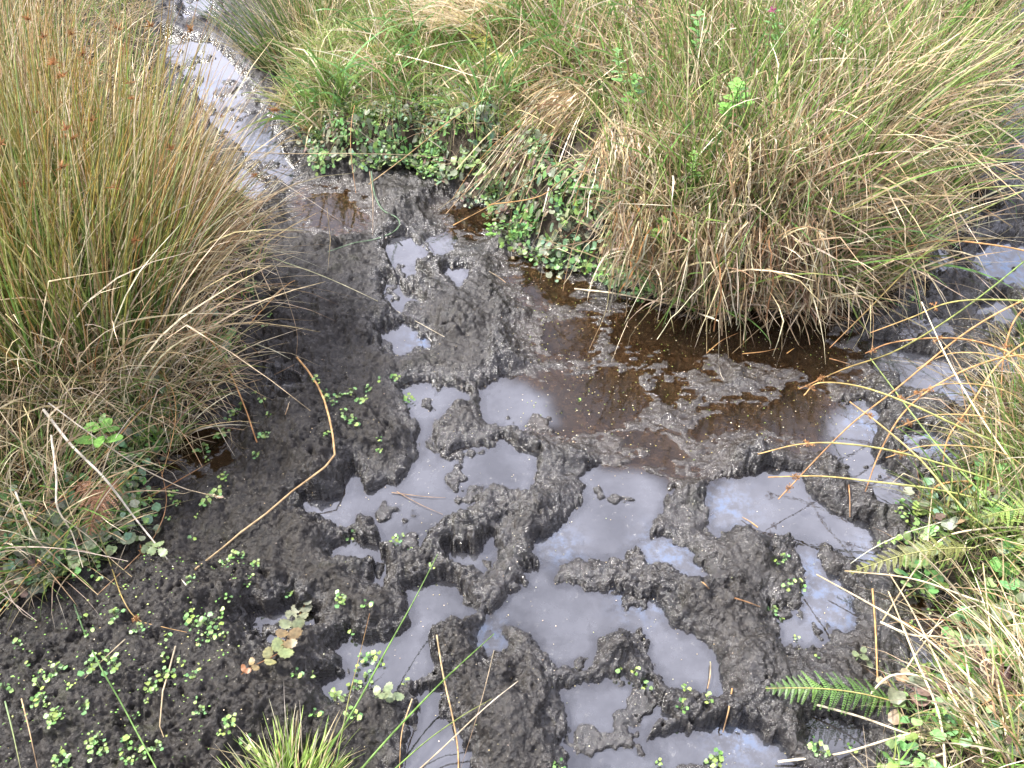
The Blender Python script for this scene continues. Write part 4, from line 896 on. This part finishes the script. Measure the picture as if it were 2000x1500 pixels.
side_names = ['sweeping furthest left over the right puddles', 'ending in a rusty flower knot above the dark pool end', 'crossing the other arches towards the dark pool end', 'just above the puddle with grass reflections',
 'running down left from the upper right edge to the pool end', 'orange, falling to the puddle with grass reflections', 'falling from the right edge to the right end of the brown pool', 'curving over the bare mud between far and near puddles on the right',
 'uppermost of the long arches across the dry clumps', 'second from the top of the long arches across the dry clumps', 'third from the top of the long arches across the dry clumps', 'dark green, high over the upper right dry grass', 'orange, short, over the far right puddle',
 'orange, over the elongated right puddle', 'orange, dropping in front of the round right puddle', 'orange, dropping beside the right bank', 'rusty, hanging at the right edge above the right bank', 'pale, rising steeply from the right bank', 'green, rising from the right bank to the elongated puddle']
for (pp, _, c0, c1, hf), nm in zip(arch, side_names):
    lone('lone_rush', 'arching rush ' + nm, 'rush stem', pp, .0023, tuple(1.25 * v for v in c0), c1, absolute=True, head=(hf if hf < .98 else .86, 'rush'), tip=.55)
RE = [([(2060,760+70*k,.12),(1960,700+62*k,.2),(1860-14*k,690+60*k,.2),(1790-20*k,720+58*k,.16)],) for k in range(4)]
for k, (pp,) in enumerate(RE):
    lone('lone_rush', ['thin straw coloured rush arching over the elongated right puddle', 'thin straw coloured rush arching over the round right puddle', 'thin straw coloured rush arching to the puddle with grass reflections', 'thin straw coloured rush arching low above the right bank foot'][k], 'rush stem', pp, .0017, (.46,.38,.16), OR, absolute=True, head=(.9, 'rush'), tip=.5)
# bleached straws, lower right
wh = [
 ([(2010,1440,.1),(1900,1330,.14),(1800,1240,.14),(1700,1180,.10),(1595,1122,.05)], 'running up left to the bluish puddle'),
 ([(1850,1540,.08),(1835,1400,.12),(1790,1290,.13),(1750,1190,.12),(1735,1155,.12)], 'steep, left of the pair beside the right fern'),
 ([(1960,1540,.1),(1880,1400,.13),(1830,1290,.13),(1780,1190,.12),(1737,1120,.12)], 'steep, right of the pair beside the right fern'),
 ([(2010,1030,.12),(1930,1032,.13),(1845,1050,.13),(1790,1110,.1),(1722,1215,.03)], 'bent over in a sharp corner below the yellowing fern'),
 ([(2010,1210,.1),(1900,1170,.12),(1780,1130,.1),(1650,1115,.06)], 'lying almost level across the yellowing fern'),
 ([(1520,1488,.01),(1640,1472,.03),(1750,1440,.06),(1850,1420,.08),(2010,1415,.1)], 'lowest level one, with an orange end at the bottom puddle'),
 ([(1500,1385,.01),(1560,1450,.01),(1620,1520,.02)], 'short, lying on the mud at the bottom'),
 ([(1570,1370,.02),(1680,1400,.04),(1800,1440,.07),(2010,1480,.1)], 'slanting down right under the green fern'),
 ([(1980,1540,.1),(1960,1400,.15),(1940,1280,.15),(1920,1100,.15)], 'upright near the right edge'),
 ([(1720,1215,.06),(1780,1240,.09),(1860,1250,.1),(2010,1320,.1)], 'slack one sagging to the right edge'),
 ([(1680,1380,.03),(1740,1320,.08),(1820,1330,.1),(1850,1390,.09),(1880,1500,.06)], 'arched like a hoop over the fern tip'),
 ([(1930,1540,.1),(1900,1370,.14),(1880,1250,.14),(1870,1225,.14)], 'upright, brownish, between the steep pair and the edge'),
 ([(1700,1530,.05),(1850,1470,.09),(2010,1452,.1)], 'shallow arc at the bottom right edge'),
]
for pp, nm in wh:
    lone('bleached_straw', 'lower right bleached straw, ' + nm, 'straw', pp, .0023, PALE, TAN, absolute=True, tip=.55)
lone('fallen_reed', 'orange dry stem standing straight between the bluish puddle and the right fern', 'fallen stem', [(1704,1150,.03),(1710,1230,.02),(1714,1328,.004)], .0020, OR, OR, tip=.8)
lone('curled_grass', 'pale ribbon leaf curled into a hook at the right edge', 'grass blade', [(2010,1400,.12),(1980,1350,.14),(1930,1320,.15),(1915,1300,.16),(1930,1288,.17),(1955,1300,.16)], .0035, PALE, PALE, absolute=True, sides=3)
lone('curled_grass', 'folded brown leaf blade hanging over the edge of the right bank', 'grass blade', [(1810,980,.05),(1830,950,.08),(1870,940,.09),(1900,945,.09),(1860,975,.07),(1840,1020,.04)], .0035, OR, (.38,.24,.10), absolute=True, sides=3)
for i_, (x0_, y0_, x1_, y1_, lb) in enumerate([(1430,1345,1412,1430,'orange stick lying on the mud right of the lowest central puddle'), (1388,1295,1382,1345,'thin grey stick lying in the lower central puddle'), (1435,1168,1484,1185,'tiny red brown stick on the clod between the central and bluish puddles'),
     (1362,1130,1385,1150,'tiny rusty stick beside the small bluish puddle'), (565,775,557,810,'short brown stick on the dark mud left of the seedling arc'), (1655,925,1660,1010,'brown stub standing in the puddle with grass reflections'), (1480,1030,1450,1010,'tiny pale stick at the edge of the puddle with grass reflections'),
     (955,530,988,552,'pale crooked stick on the upper central mud'), (1620,700,1660,712,'dark stick at the right end of the brown pool')]):
    lone('stick', lb, 'stick', [(x0_, y0_, .006), ((x0_ + x1_) / 2 + 2, (y0_ + y1_) / 2, .008), (x1_, y1_, .006)], .0016, [OR, GREYB, RUST][i_ % 3], BROWN_, tip=.7)

# loose fallen straws over the banks, each one a thing
def straws(k, n, box, lab, grp, L=(.12, .3), dmin=.0, dmax=.25):
    rt = scatter_in(k, n, dmin, dmax, box)
    for p_ in rt:
        l = RNG.uniform(*L); a = RNG.uniform(0, 6.28); q = RNG.normal(0, .02, 3); m_ = 9; t_ = np.linspace(0, 1, m_)
        xs = p_[0] + l * t_ * math.cos(a) + q[0] * np.sin(t_ * 3.1); ys_ = p_[1] + l * t_ * math.sin(a) + q[1] * np.sin(t_ * 3.1)
        zs = np.maximum(GZ(xs, ys_), 0); z0_, z1_ = zs[0] + RNG.uniform(.01, .08), zs[-1] + RNG.uniform(.005, .05)
        zz = np.maximum(zs + .004, z0_ + (z1_ - z0_) * t_ + .03 * np.sin(t_ * 3.14))
        P = np.stack([xs, ys_, zz], -1); org = P[0].copy(); ci = int(RNG.integers(4)); c_ = pick([[STRAW, PALE, BROWN_, OR][ci]], [1], 1)[0]; lab_ = lab.replace('loose fallen straw', ('long ' if l > .5 * (L[0] + L[1]) else 'short ') + ['golden', 'bleached', 'dull brown', 'orange'][ci] + ' fallen straw')
        V, Fq, K = sweep((P - org)[None], np.linspace(.0014, .0007, m_)[None], np.repeat(c_[None, None], m_, 1), 4, np.array([.3]))
        o = link('fallen_straw', mesh_np('fallen_straw', V, Fq, K), M_STRAW); o.location = org; tag(o, lab_, 'straw', grp)
straws('left', 26, bx(300, 480, 560, 860, .05), 'loose fallen straw at the foot of the rusty fringe tuft on the left', 'loose straws below the fringe tuft', dmin=-.06)
straws('left', 30, bx(0, 760, 350, 1150, .05), 'loose fallen straw on top of the left bank greenery', 'loose straws on the left bank', (.15, .4))
straws('centre', 40, bx(620, 60, 1150, 350, .15), 'loose fallen straw on the low bank between ditch and combed bundle', 'loose straws on the low bank', (.15, .4), dmax=1)
straws('centre', 40, bx(1150, 350, 1850, 600, .1), 'loose fallen straw hanging on the front of the middle bank', 'loose straws on the bank front', (.12, .35))
straws('right', 16, bx(1740, 1000, 2000, 1480, .05), 'loose fallen straw on the right bank', 'loose straws on the right bank', (.1, .25), dmax=1)

# ------------------------------------------------------------------ ferns and leafy sprigs
def fern(name, label, p0, p1, width, col, col2, n=16, arch_=.02, bip=True, cat='fern', stemc=(.36, .36, .14), curl=0.0, z0=.012, z1=.012, group=None, absolute=False):
    a = np.array(at(*p0) if absolute else onground(p0[0], p0[1], z0)); b = np.array(at(*p1) if absolute else onground(p1[0], p1[1], z1)); a[2] = max(a[2], z0); b[2] = max(b[2], z1)
    m_ = 14; t_ = np.linspace(0, 1, m_)[:, None]; d = b - a; Ln = np.linalg.norm(d); side = np.cross(d / Ln, (0, 0, 1.0)); side /= np.linalg.norm(side)
    P = a + d * t_ + np.array((0, 0, arch_)) * np.sin(t_ * math.pi) + side * curl * Ln * np.sin(t_ * math.pi)
    e = empty(name, tuple(a), label, cat, group)
    V, Fq, K = sweep((P - a)[None], np.linspace(.0016, .0005, m_)[None], np.repeat(np.array(stemc)[None, None], m_, 1), 4, np.array([.3]))
    link('stalk', mesh_np('stalk', V, Fq, K), M_BLADE, e)
    B = TriBag()
    for i in range(n):
        u = .10 + .88 * i / (n - 1); k = u * (m_ - 1); i0 = min(int(k), m_ - 2); pt = P[i0] * (1 - (k - i0)) + P[i0 + 1] * (k - i0)
        tan = P[min(i0 + 1, m_ - 1)] - P[i0]; tan /= np.linalg.norm(tan); sd_ = np.cross(tan, (0, 0, 1.0)); sd_ /= np.linalg.norm(sd_)
        wl = width * (math.sin(math.pi * min(1, .18 + u * .82)) ** .8) * RNG.uniform(.85, 1.1) + .002
        for sgn in (-1, 1):
            dr = sd_ * sgn * .9 + tan * RNG.uniform(.3, .6) + np.array((0, 0, RNG.normal(0, .22))); dr /= np.linalg.norm(dr)
            up = np.cross(dr, tan) * sgn; up = up / np.linalg.norm(up); perp = np.cross(up, dr)
            c_ = np.array(col) * RNG.uniform(.75, 1.25) if RNG.random() < .75 else np.array(col2) * RNG.uniform(.8, 1.2)
            # pinna with toothed pinnules: a row of small lobes on each side of its rib
            q = 10 if bip else 3; sp_ = Ln / n
            for j in range(q):
                v0 = j / q; v1 = (j + .86) / q; hw_ = (sp_ * (.46 if bip else .42)) * (1 - v0 * .8) * RNG.uniform(.8, 1.1)
                droop = -.25 * wl * v0 * v0
                c0_ = pt + dr * wl * v0 + np.array((0, 0, droop)); c1_ = pt + dr * wl * v1 + np.array((0, 0, droop))
                for s2 in (-1, 1):
                    cm = c0_ + (c1_ - c0_) * (.62 if bip else .95)
                    tip_ = cm + perp * s2 * hw_ + dr * wl * .05 - up * hw_ * .35
                    mid = c0_ + perp * s2 * hw_ * .72 - up * hw_ * .1; c1u = cm
                    base_n = np.array([c0_, c1u, tip_, mid])
                    B.add(base_n - a, np.array([[0, 1, 2], [0, 2, 3]]), np.repeat(c_[None], 4, 0))
    link('leaflets', B.mesh('leaflets', smooth=False), M_LEAF, e)
    return e
FG = (.085, .17, .035); FY = (.17, .18, .05); FD = (.10, .045, .04); FB = (.26, .13, .07)
fern('fern_frond', 'fresh green fern frond lying flat on the mud at the lower right', (1755, 1379), (1492, 1350), .042, FG, (.12,.22,.045), n=20, stemc=(.5,.42,.16), arch_=.025)
fern('fern_frond', 'yellowing fern frond arching left over the mud from the right bank', (1905, 1070, .13), (1660, 1118, .05), .036, FY, (.16,.16,.06), n=18, absolute=True, arch_=.03)
fern('fern_frond', 'light green fern frond at the right edge above the yellowing frond', (2050, 1000, .17), (1910, 1012, .15), .045, (.22,.30,.07), FG, n=14, absolute=True)
fern('fern_frond', 'dark purple brown withered fern frond behind the green frond', (1940, 1310, .10), (1725, 1385, .03), .034, FD, (.07,.035,.03), n=16, absolute=True, stemc=(.12,.05,.04))
fern('fern_frond', 'dark withered fern frond on the right bank below the curled ribbon leaf', (1990, 1360, .15), (1850, 1240, .12), .030, FD, (.07,.035,.03), n=14, absolute=True, stemc=(.12,.05,.04))
fern('fern_frond', 'purple brown withered frond standing at the top of the right bank', (1950, 900, .04), (1960, 780, .10), .02, FD, FB, n=12, absolute=True, stemc=(.12,.05,.04))
fern('fern_frond', 'rusty brown dead fern frond on the edge of the left bank', (230, 935, .15), (175, 1045, .11), .045, FB, (.34,.17,.09), n=16, absolute=True, stemc=(.25,.12,.06))
fern('fern_frond', 'second rusty dead fern frond tucked in the left bank grass', (150, 940, .16), (210, 1015, .13), .032, FB, (.34,.17,.09), n=12, absolute=True, stemc=(.25,.12,.06))
fern('fern_frond', 'yellow green little fern frond hanging on the leafy bank edge', (1155, 345, .22), (1125, 405, .18), .022, (.30,.38,.10), FG, n=10, absolute=True, bip=False)
fern('fern_frond', 'pale little fern frond below the end of the combed bundle', (1195, 320, .28), (1180, 258, .34), .018, (.28,.36,.10), FG, n=10, absolute=True, bip=False)
fern('fern_frond', 'bright green fern frond at the top right over the far mud', (1870, 155, .34), (1985, 105, .32), .06, (.20,.36,.07), FG, n=14, absolute=True)
fern('fern_frond', 'lime fern frond on the right slope of the bank beside the far mud', (1900, 300, .12), (1955, 238, .15), .04, (.20,.38,.07), FG, n=12, absolute=True)
fern('fern_frond', 'lime fern frond pointing down, below the other lime frond', (1905, 250, .10), (1910, 290, .02), .03, (.20,.38,.07), FG, n=10, absolute=True)
fern('fern_frond', 'yellow autumn fern frond on the bank top near the top centre', (985, 130, .28), (905, 55, .34), .05, (.40,.36,.07), (.30,.36,.08), n=14, absolute=True)
fern('fern_frond', 'yellow green fern frond among straw right of the yellow autumn frond', (1015, 170, .28), (970, 100, .34), .05, (.32,.40,.09), (.40,.36,.07), n=14, absolute=True)
fern('fern_frond', 'small pale fern frond at the left edge over the leafy corner', (-10, 1100, .08), (75, 1085, .07), .022, (.26,.36,.12), FG, n=9, absolute=True, bip=False)
fern('fern_frond', 'olive withered frond at the bottom right corner under the straw', (1910, 1425, .10), (1735, 1450, .03), .026, (.16,.15,.06), FY, n=14, absolute=True)

# compound serrated leaves (leaflets in pairs)
def serrated(label, pts, sizes, cols, z=.012, absolute=False, name='serrated_sprig'):
    P = np.array([at(*p) for p in pts] if absolute else [onground(p[0], p[1], z) for p in pts]); P[:, 2] = np.maximum(P[:, 2], z)
    Q = spline(P, 22); org = P[0].copy(); e = empty(name, tuple(org), label, 'leaf')
    V, Fq, K = sweep((Q - org)[None], np.full((1, 22), .0012), np.repeat(np.array(cols[0])[None, None], 22, 1) , 4, np.array([.3]))
    link('stalk', mesh_np('stalk', V, Fq, K), M_LEAF, e)
    n = len(sizes)
    for i, s_l in enumerate(sizes):
        u = (i + .5) / n * 21; i0 = min(int(u), 20); pt = Q[i0] + (Q[i0 + 1] - Q[i0]) * (u - i0); tan = Q[i0 + 1] - Q[i0]; az = math.atan2(tan[1], tan[0])
        for sg in ((-1, 1) if i < n - 1 else (0,)):
            m_ = 22; B = []; nn = m_
            for j in range(nn):
                a_ = 6.283 * j / nn; rr = s_l * (1 + (.10 if j % 2 else -.07)); B.append((s_l + rr * math.cos(a_), rr * .72 * math.sin(a_), .12 * rr * math.cos(2 * a_) + .0015))
            Vl = np.vstack([[(s_l, 0, .0)], B]) @ rotm(az + sg * RNG.uniform(.9, 1.2), RNG.normal(0, .2), RNG.normal(0, .25)).T
            F_ = np.array([(0, j + 1, (j + 1) % nn + 1) for j in range(nn)])
            f = min(i / (n - 1), .999) * (len(cols) - 1); k0 = int(f); c_ = np.array(cols[k0]) * (1 - (f - k0)) + np.array(cols[k0 + 1]) * (f - k0); c_ = c_ * RNG.uniform(.85, 1.2)
            Kc = np.repeat(c_[None], nn + 1, 0); Kc[1:] = Kc[1:] * RNG.uniform(.8, 1.25, (nn, 1)) * np.array((1.12, 1, .95))
            o = link('leaflet', mesh_np('leaflet', Vl, F_, Kc, False), M_LEAF, e); o.location = Vector(pt) - Vector(org) + Vector((0, 0, RNG.uniform(.001, .005)))
serrated('brown and green serrated compound leaf lying on mud beside the small lower left puddle', [(475,1325),(500,1308),(545,1285),(562,1262),(575,1232),(590,1205),(600,1185)],
    [.007,.008,.013,.015,.013,.014,.014,.013,.012,.010], [(.20,.095,.04),(.20,.19,.09),(.15,.19,.08),(.19,.115,.055),(.15,.18,.10),(.18,.20,.13),(.15,.17,.12)], z=.016)
serrated('pale green serrated leaf sprig standing out of the bank beside the dark hollow', [(985,345,.12),(955,345,.13),(935,330,.15),(920,310,.17),(912,298,.19)], [.010,.016,.017,.016,.014,.010], [(.17,.26,.09),(.20,.30,.12)], absolute=True)
serrated('pair of pale scalloped leaves lying on the lower central mud', [(735,1372),(755,1365),(778,1368)], [.010,.012,.011], [(.17,.22,.11),(.14,.19,.10)], z=.02, name='round_leaf_pair')
serrated('small grey green leaf pair on the mud left of the pale scalloped leaves', [(645,1362),(660,1366),(672,1372)], [.006,.006,.006], [(.17,.26,.08),(.16,.22,.09)], z=.02, name='round_leaf_pair')
serrated('pair of dull round leaves on the mud between green fern and bluish puddle', [(1668,1295),(1680,1284),(1694,1300)], [.008,.008,.009], [(.15,.20,.10),(.14,.18,.10)], z=.012, name='round_leaf_pair')
serrated('pair of pale grey round leaves below the slender beige straw on the left', [(285,1075),(305,1080),(325,1090)], [.010,.012,.012], [(.18,.25,.12),(.17,.23,.12)], z=.02, name='round_leaf_pair')

def sprig(label, base, top, n, ll, col, lw=.38, absolute=True, flower=None, name='leafy_sprig', cat='plant'):
    a, b = np.array(at(*base)), np.array(at(*top)); Q = np.array([a + (b - a) * t_ for t_ in np.linspace(0, 1, 8)]); e = empty(name, tuple(a), label, cat)
    V, Fq, K = sweep((Q - a)[None], np.linspace(.0018, .0009, 8)[None], np.repeat(np.array((.16, .24, .08))[None, None], 8, 1), 4, np.array([.3]))
    link('stem', mesh_np('stem', V, Fq, K), M_BLADE, e); B = TriBag()
    for i in range(n):
        u = .25 + .75 * i / (n - 1); pt = a + (b - a) * u - a; s_l = ll * (1.15 - .65 * u)
        for k in range(2 if i < n - 1 else 4):
            az = i * 1.57 + k * (3.14 if i < n - 1 else 1.57) + RNG.normal(0, .2)
            nn = 8; ed = [(s_l * v, lw * s_l * math.sin(math.pi * v) ** .8) for v in np.linspace(0, 1, nn)]
            V = np.array([(x_, w_, -.15 * x_ * x_ / s_l + .1 * w_) for x_, w_ in ed] + [(x_, 0, -.15 * x_ * x_ / s_l) for x_, w_ in ed] + [(x_, -w_, -.15 * x_ * x_ / s_l + .1 * w_) for x_, w_ in ed])
            V = V @ rotm(az, -.35 + RNG.normal(0, .15)).T + pt
            F4 = np.array([(r_ * nn + j, r_ * nn + j + 1, (r_ + 1) * nn + j + 1, (r_ + 1) * nn + j) for r_ in range(2) for j in range(nn - 1)])
            c_ = np.array(col) * RNG.uniform(.8, 1.25); B.quads(V, F4, np.repeat(c_[None], len(V), 0))
    link('leaves', B.mesh('leaves'), M_LEAF, e)
    if flower:
        m_ = 26; rt = np.repeat((b + np.array((0, 0, .002)))[None], m_, 0) + RNG.normal(0, .003, (m_, 3)); c_ = pick([flower], [1], m_)
        _, V, Fq, K = raw_blades(rt, U(0, 6.28, m_), U(.1, 1.5, m_), U(.008, .016, m_), U(.1, .5, m_), U(.002, .0035, m_), c_, c_, S=5); o = link('flower', mesh_np('flower', V - b, Fq, K), M_LEAF, e); o.location = Vector(b) - Vector(a)
sprig('bright mint-like green sprig in front of the tall sedge', (1440, 225, .50), (1440, 165, .60), 6, .050, (.18,.40,.07))
sprig('smaller bright green sprig just below the mint-like one', (1425, 235, .50), (1412, 205, .55), 5, .032, (.18,.40,.07))
sprig('tall leafy plant topped by a pink flower at the top edge right of centre', (1525, 140, .46), (1508, 24, .66), 9, .050, (.15,.32,.08), .26, flower=(.55, .06, .30), name='flowering_plant')
sprig('leafy green plant left of the pink flowered one', (1370, 130, .46), (1362, 30, .62), 8, .050, (.15,.32,.08), .3)
sprig('leafy green plant right of the pink flowered one', (1580, 120, .46), (1590, 40, .60), 7, .046, (.15,.32,.08), .3)
sprig('narrow-leaved green plant rising left of the tall sedge', (1215, 180, .42), (1205, 100, .54), 7, .034, (.14,.28,.07), .28)
sprig('dark leafy shoot on the bank face left of the tall straw', (1260, 365, .28), (1250, 320, .36), 5, .026, (.12,.28,.06), .4)
sprig('leafy shoot at the top of the leafy bank edge near the little fern', (1070, 400, .12), (1048, 345, .17), 4, .022, (.14,.30,.07), .42)
sprig('small shoot at the foot of the leafy bank edge by the hollow', (960, 465, .02), (955, 440, .05), 4, .02, (.18,.36,.08), .42)
sprig('small shoot beside the one at the foot of the leafy edge', (1015, 465, .03), (1008, 440, .06), 4, .02, (.18,.34,.10), .42)
sprig('small pale shoot at the right corner of the bank beside the far mud', (1790, 440, .06), (1785, 400, .10), 4, .022, (.18,.36,.08), .42)
sprig('broad-leaved green plant with long curved leaves on the left bank', (205, 870, .20), (195, 830, .24), 4, .06, (.18,.36,.08), .22)
sprig('leafy shoot at the right edge below the curled ribbon leaf', (1895, 1340, .08), (1885, 1300, .11), 4, .028, (.16,.34,.07), .4)
sprig('broad pale leafed plant at the right edge level with the curled ribbon leaf', (1960, 1300, .10), (1955, 1270, .13), 3, .034, (.20,.36,.09), .6)
sprig('yellow green shoot at the right bank edge above the yellowing fern', (1795, 1010, .03), (1790, 985, .06), 4, .02, (.28,.38,.10), .4)

for i_, (a_, b_, z_, h_, lb) in enumerate([(1180,300,.26,.10,'small weed beside the end of the combed straw bundle'),(1290,470,.22,.08,'small weed low on the bank front right of the leafy edge'),(1235,215,.38,.12,'weed in the dry grass left of the tall sedge'),(1350,350,.38,.10,'weed deep in the straw below the mint-like sprig'),
    (1640,120,.5,.12,'weed among beige straw at the upper right of the bank'),(1010,250,.16,.06,'weed beside the pale combed bundle on its left'),(880,230,.14,.06,'weed on the low bank above the dark peat face'),(760,215,.14,.05,'weed on the low bank above the ditch mouth'),(1390,555,.04,.05,'tiny weed at the bank foot above the brown pool'),(1720,440,.2,.07,'weed on the right shoulder of the bank')]):
    p_ = at(a_, b_, z_); sprig(lb, (a_, b_, z_), (a_ + 6, b_ - h_ * 500, z_ + h_ * .8), 6, .028 + .008 * (i_ % 3), (.14 + .03 * (i_ % 2), .30, .07), .32 + .05 * (i_ % 3), name='weed')
# ------------------------------------------------------------------ fine litter and floating specks
def specks(name, label, n, boxes, cols, size, z=None, cond=None):
    B = TriBag(); k = 0
    for bb in boxes:
        m_ = n // len(boxes); x = RNG.uniform(bb[0], bb[1], m_); y = RNG.uniform(bb[2], bb[3], m_)
        zz = GZ(x, y); ok = cond(x, y, zz); x, y, zz = x[ok], y[ok], zz[ok]; m_ = len(x)
        if not m_: continue
        zz = np.maximum(zz, 0) + .0012; s_ = RNG.uniform(*size, m_); c_ = pick(*cols, m_)
        ang = U(0, 6.28, m_); el = U(.5, 1, m_)
        vs = []
        for j in range(5):
            th = ang + j * 1.2566; vs.append(np.stack([x + s_ * np.cos(th), y + s_ * el * np.sin(th), zz + (0 if j % 2 else .0006)], -1))
        V = np.stack(vs, 1).reshape(-1, 3); i_ = (np.arange(m_) * 5)[:, None]
        F_ = np.concatenate([i_ + np.array([[0, 1, 2]]), i_ + np.array([[0, 2, 3]]), i_ + np.array([[0, 3, 4]])]); B.add(V, F_, np.repeat(c_, 5, 0))
    o = link(name, B.mesh(name, smooth=False), M_BIT); tag(o, label, 'litter', kind='stuff')
nobank = lambda x, y, z: (np.maximum(np.maximum(bank_d('centre', x, y), bank_d('left', x, y)), bank_d('right', x, y)) < 0)
specks('duckweed', 'tiny yellow green specks floating on the brown pool', 900, [bx(1010, 520, 1640, 900, 0)], ([(.45, .42, .14), (.3, .4, .1), PALE], [2, 2, 2]), (.0007, .0019), cond=lambda x, y, z: nobank(x, y, z) & (z < .004))
specks('plant_litter', 'tiny pale seeds and crumbs strewn over mud and puddles', 1300, [bx(380, 600, 1900, 1500, 0)], ([PALE, STRAW, (.4, .4, .2)], [2, 2, 1]), (.0004, .0013), cond=nobank)
specks('plant_litter', 'tiny green seed leaves sprinkled on the lower left mud', 450, [bx(0, 1100, 420, 1500, .03)], ([LIME, YGREEN], [2, 1]), (.0010, .0026), cond=nobank)
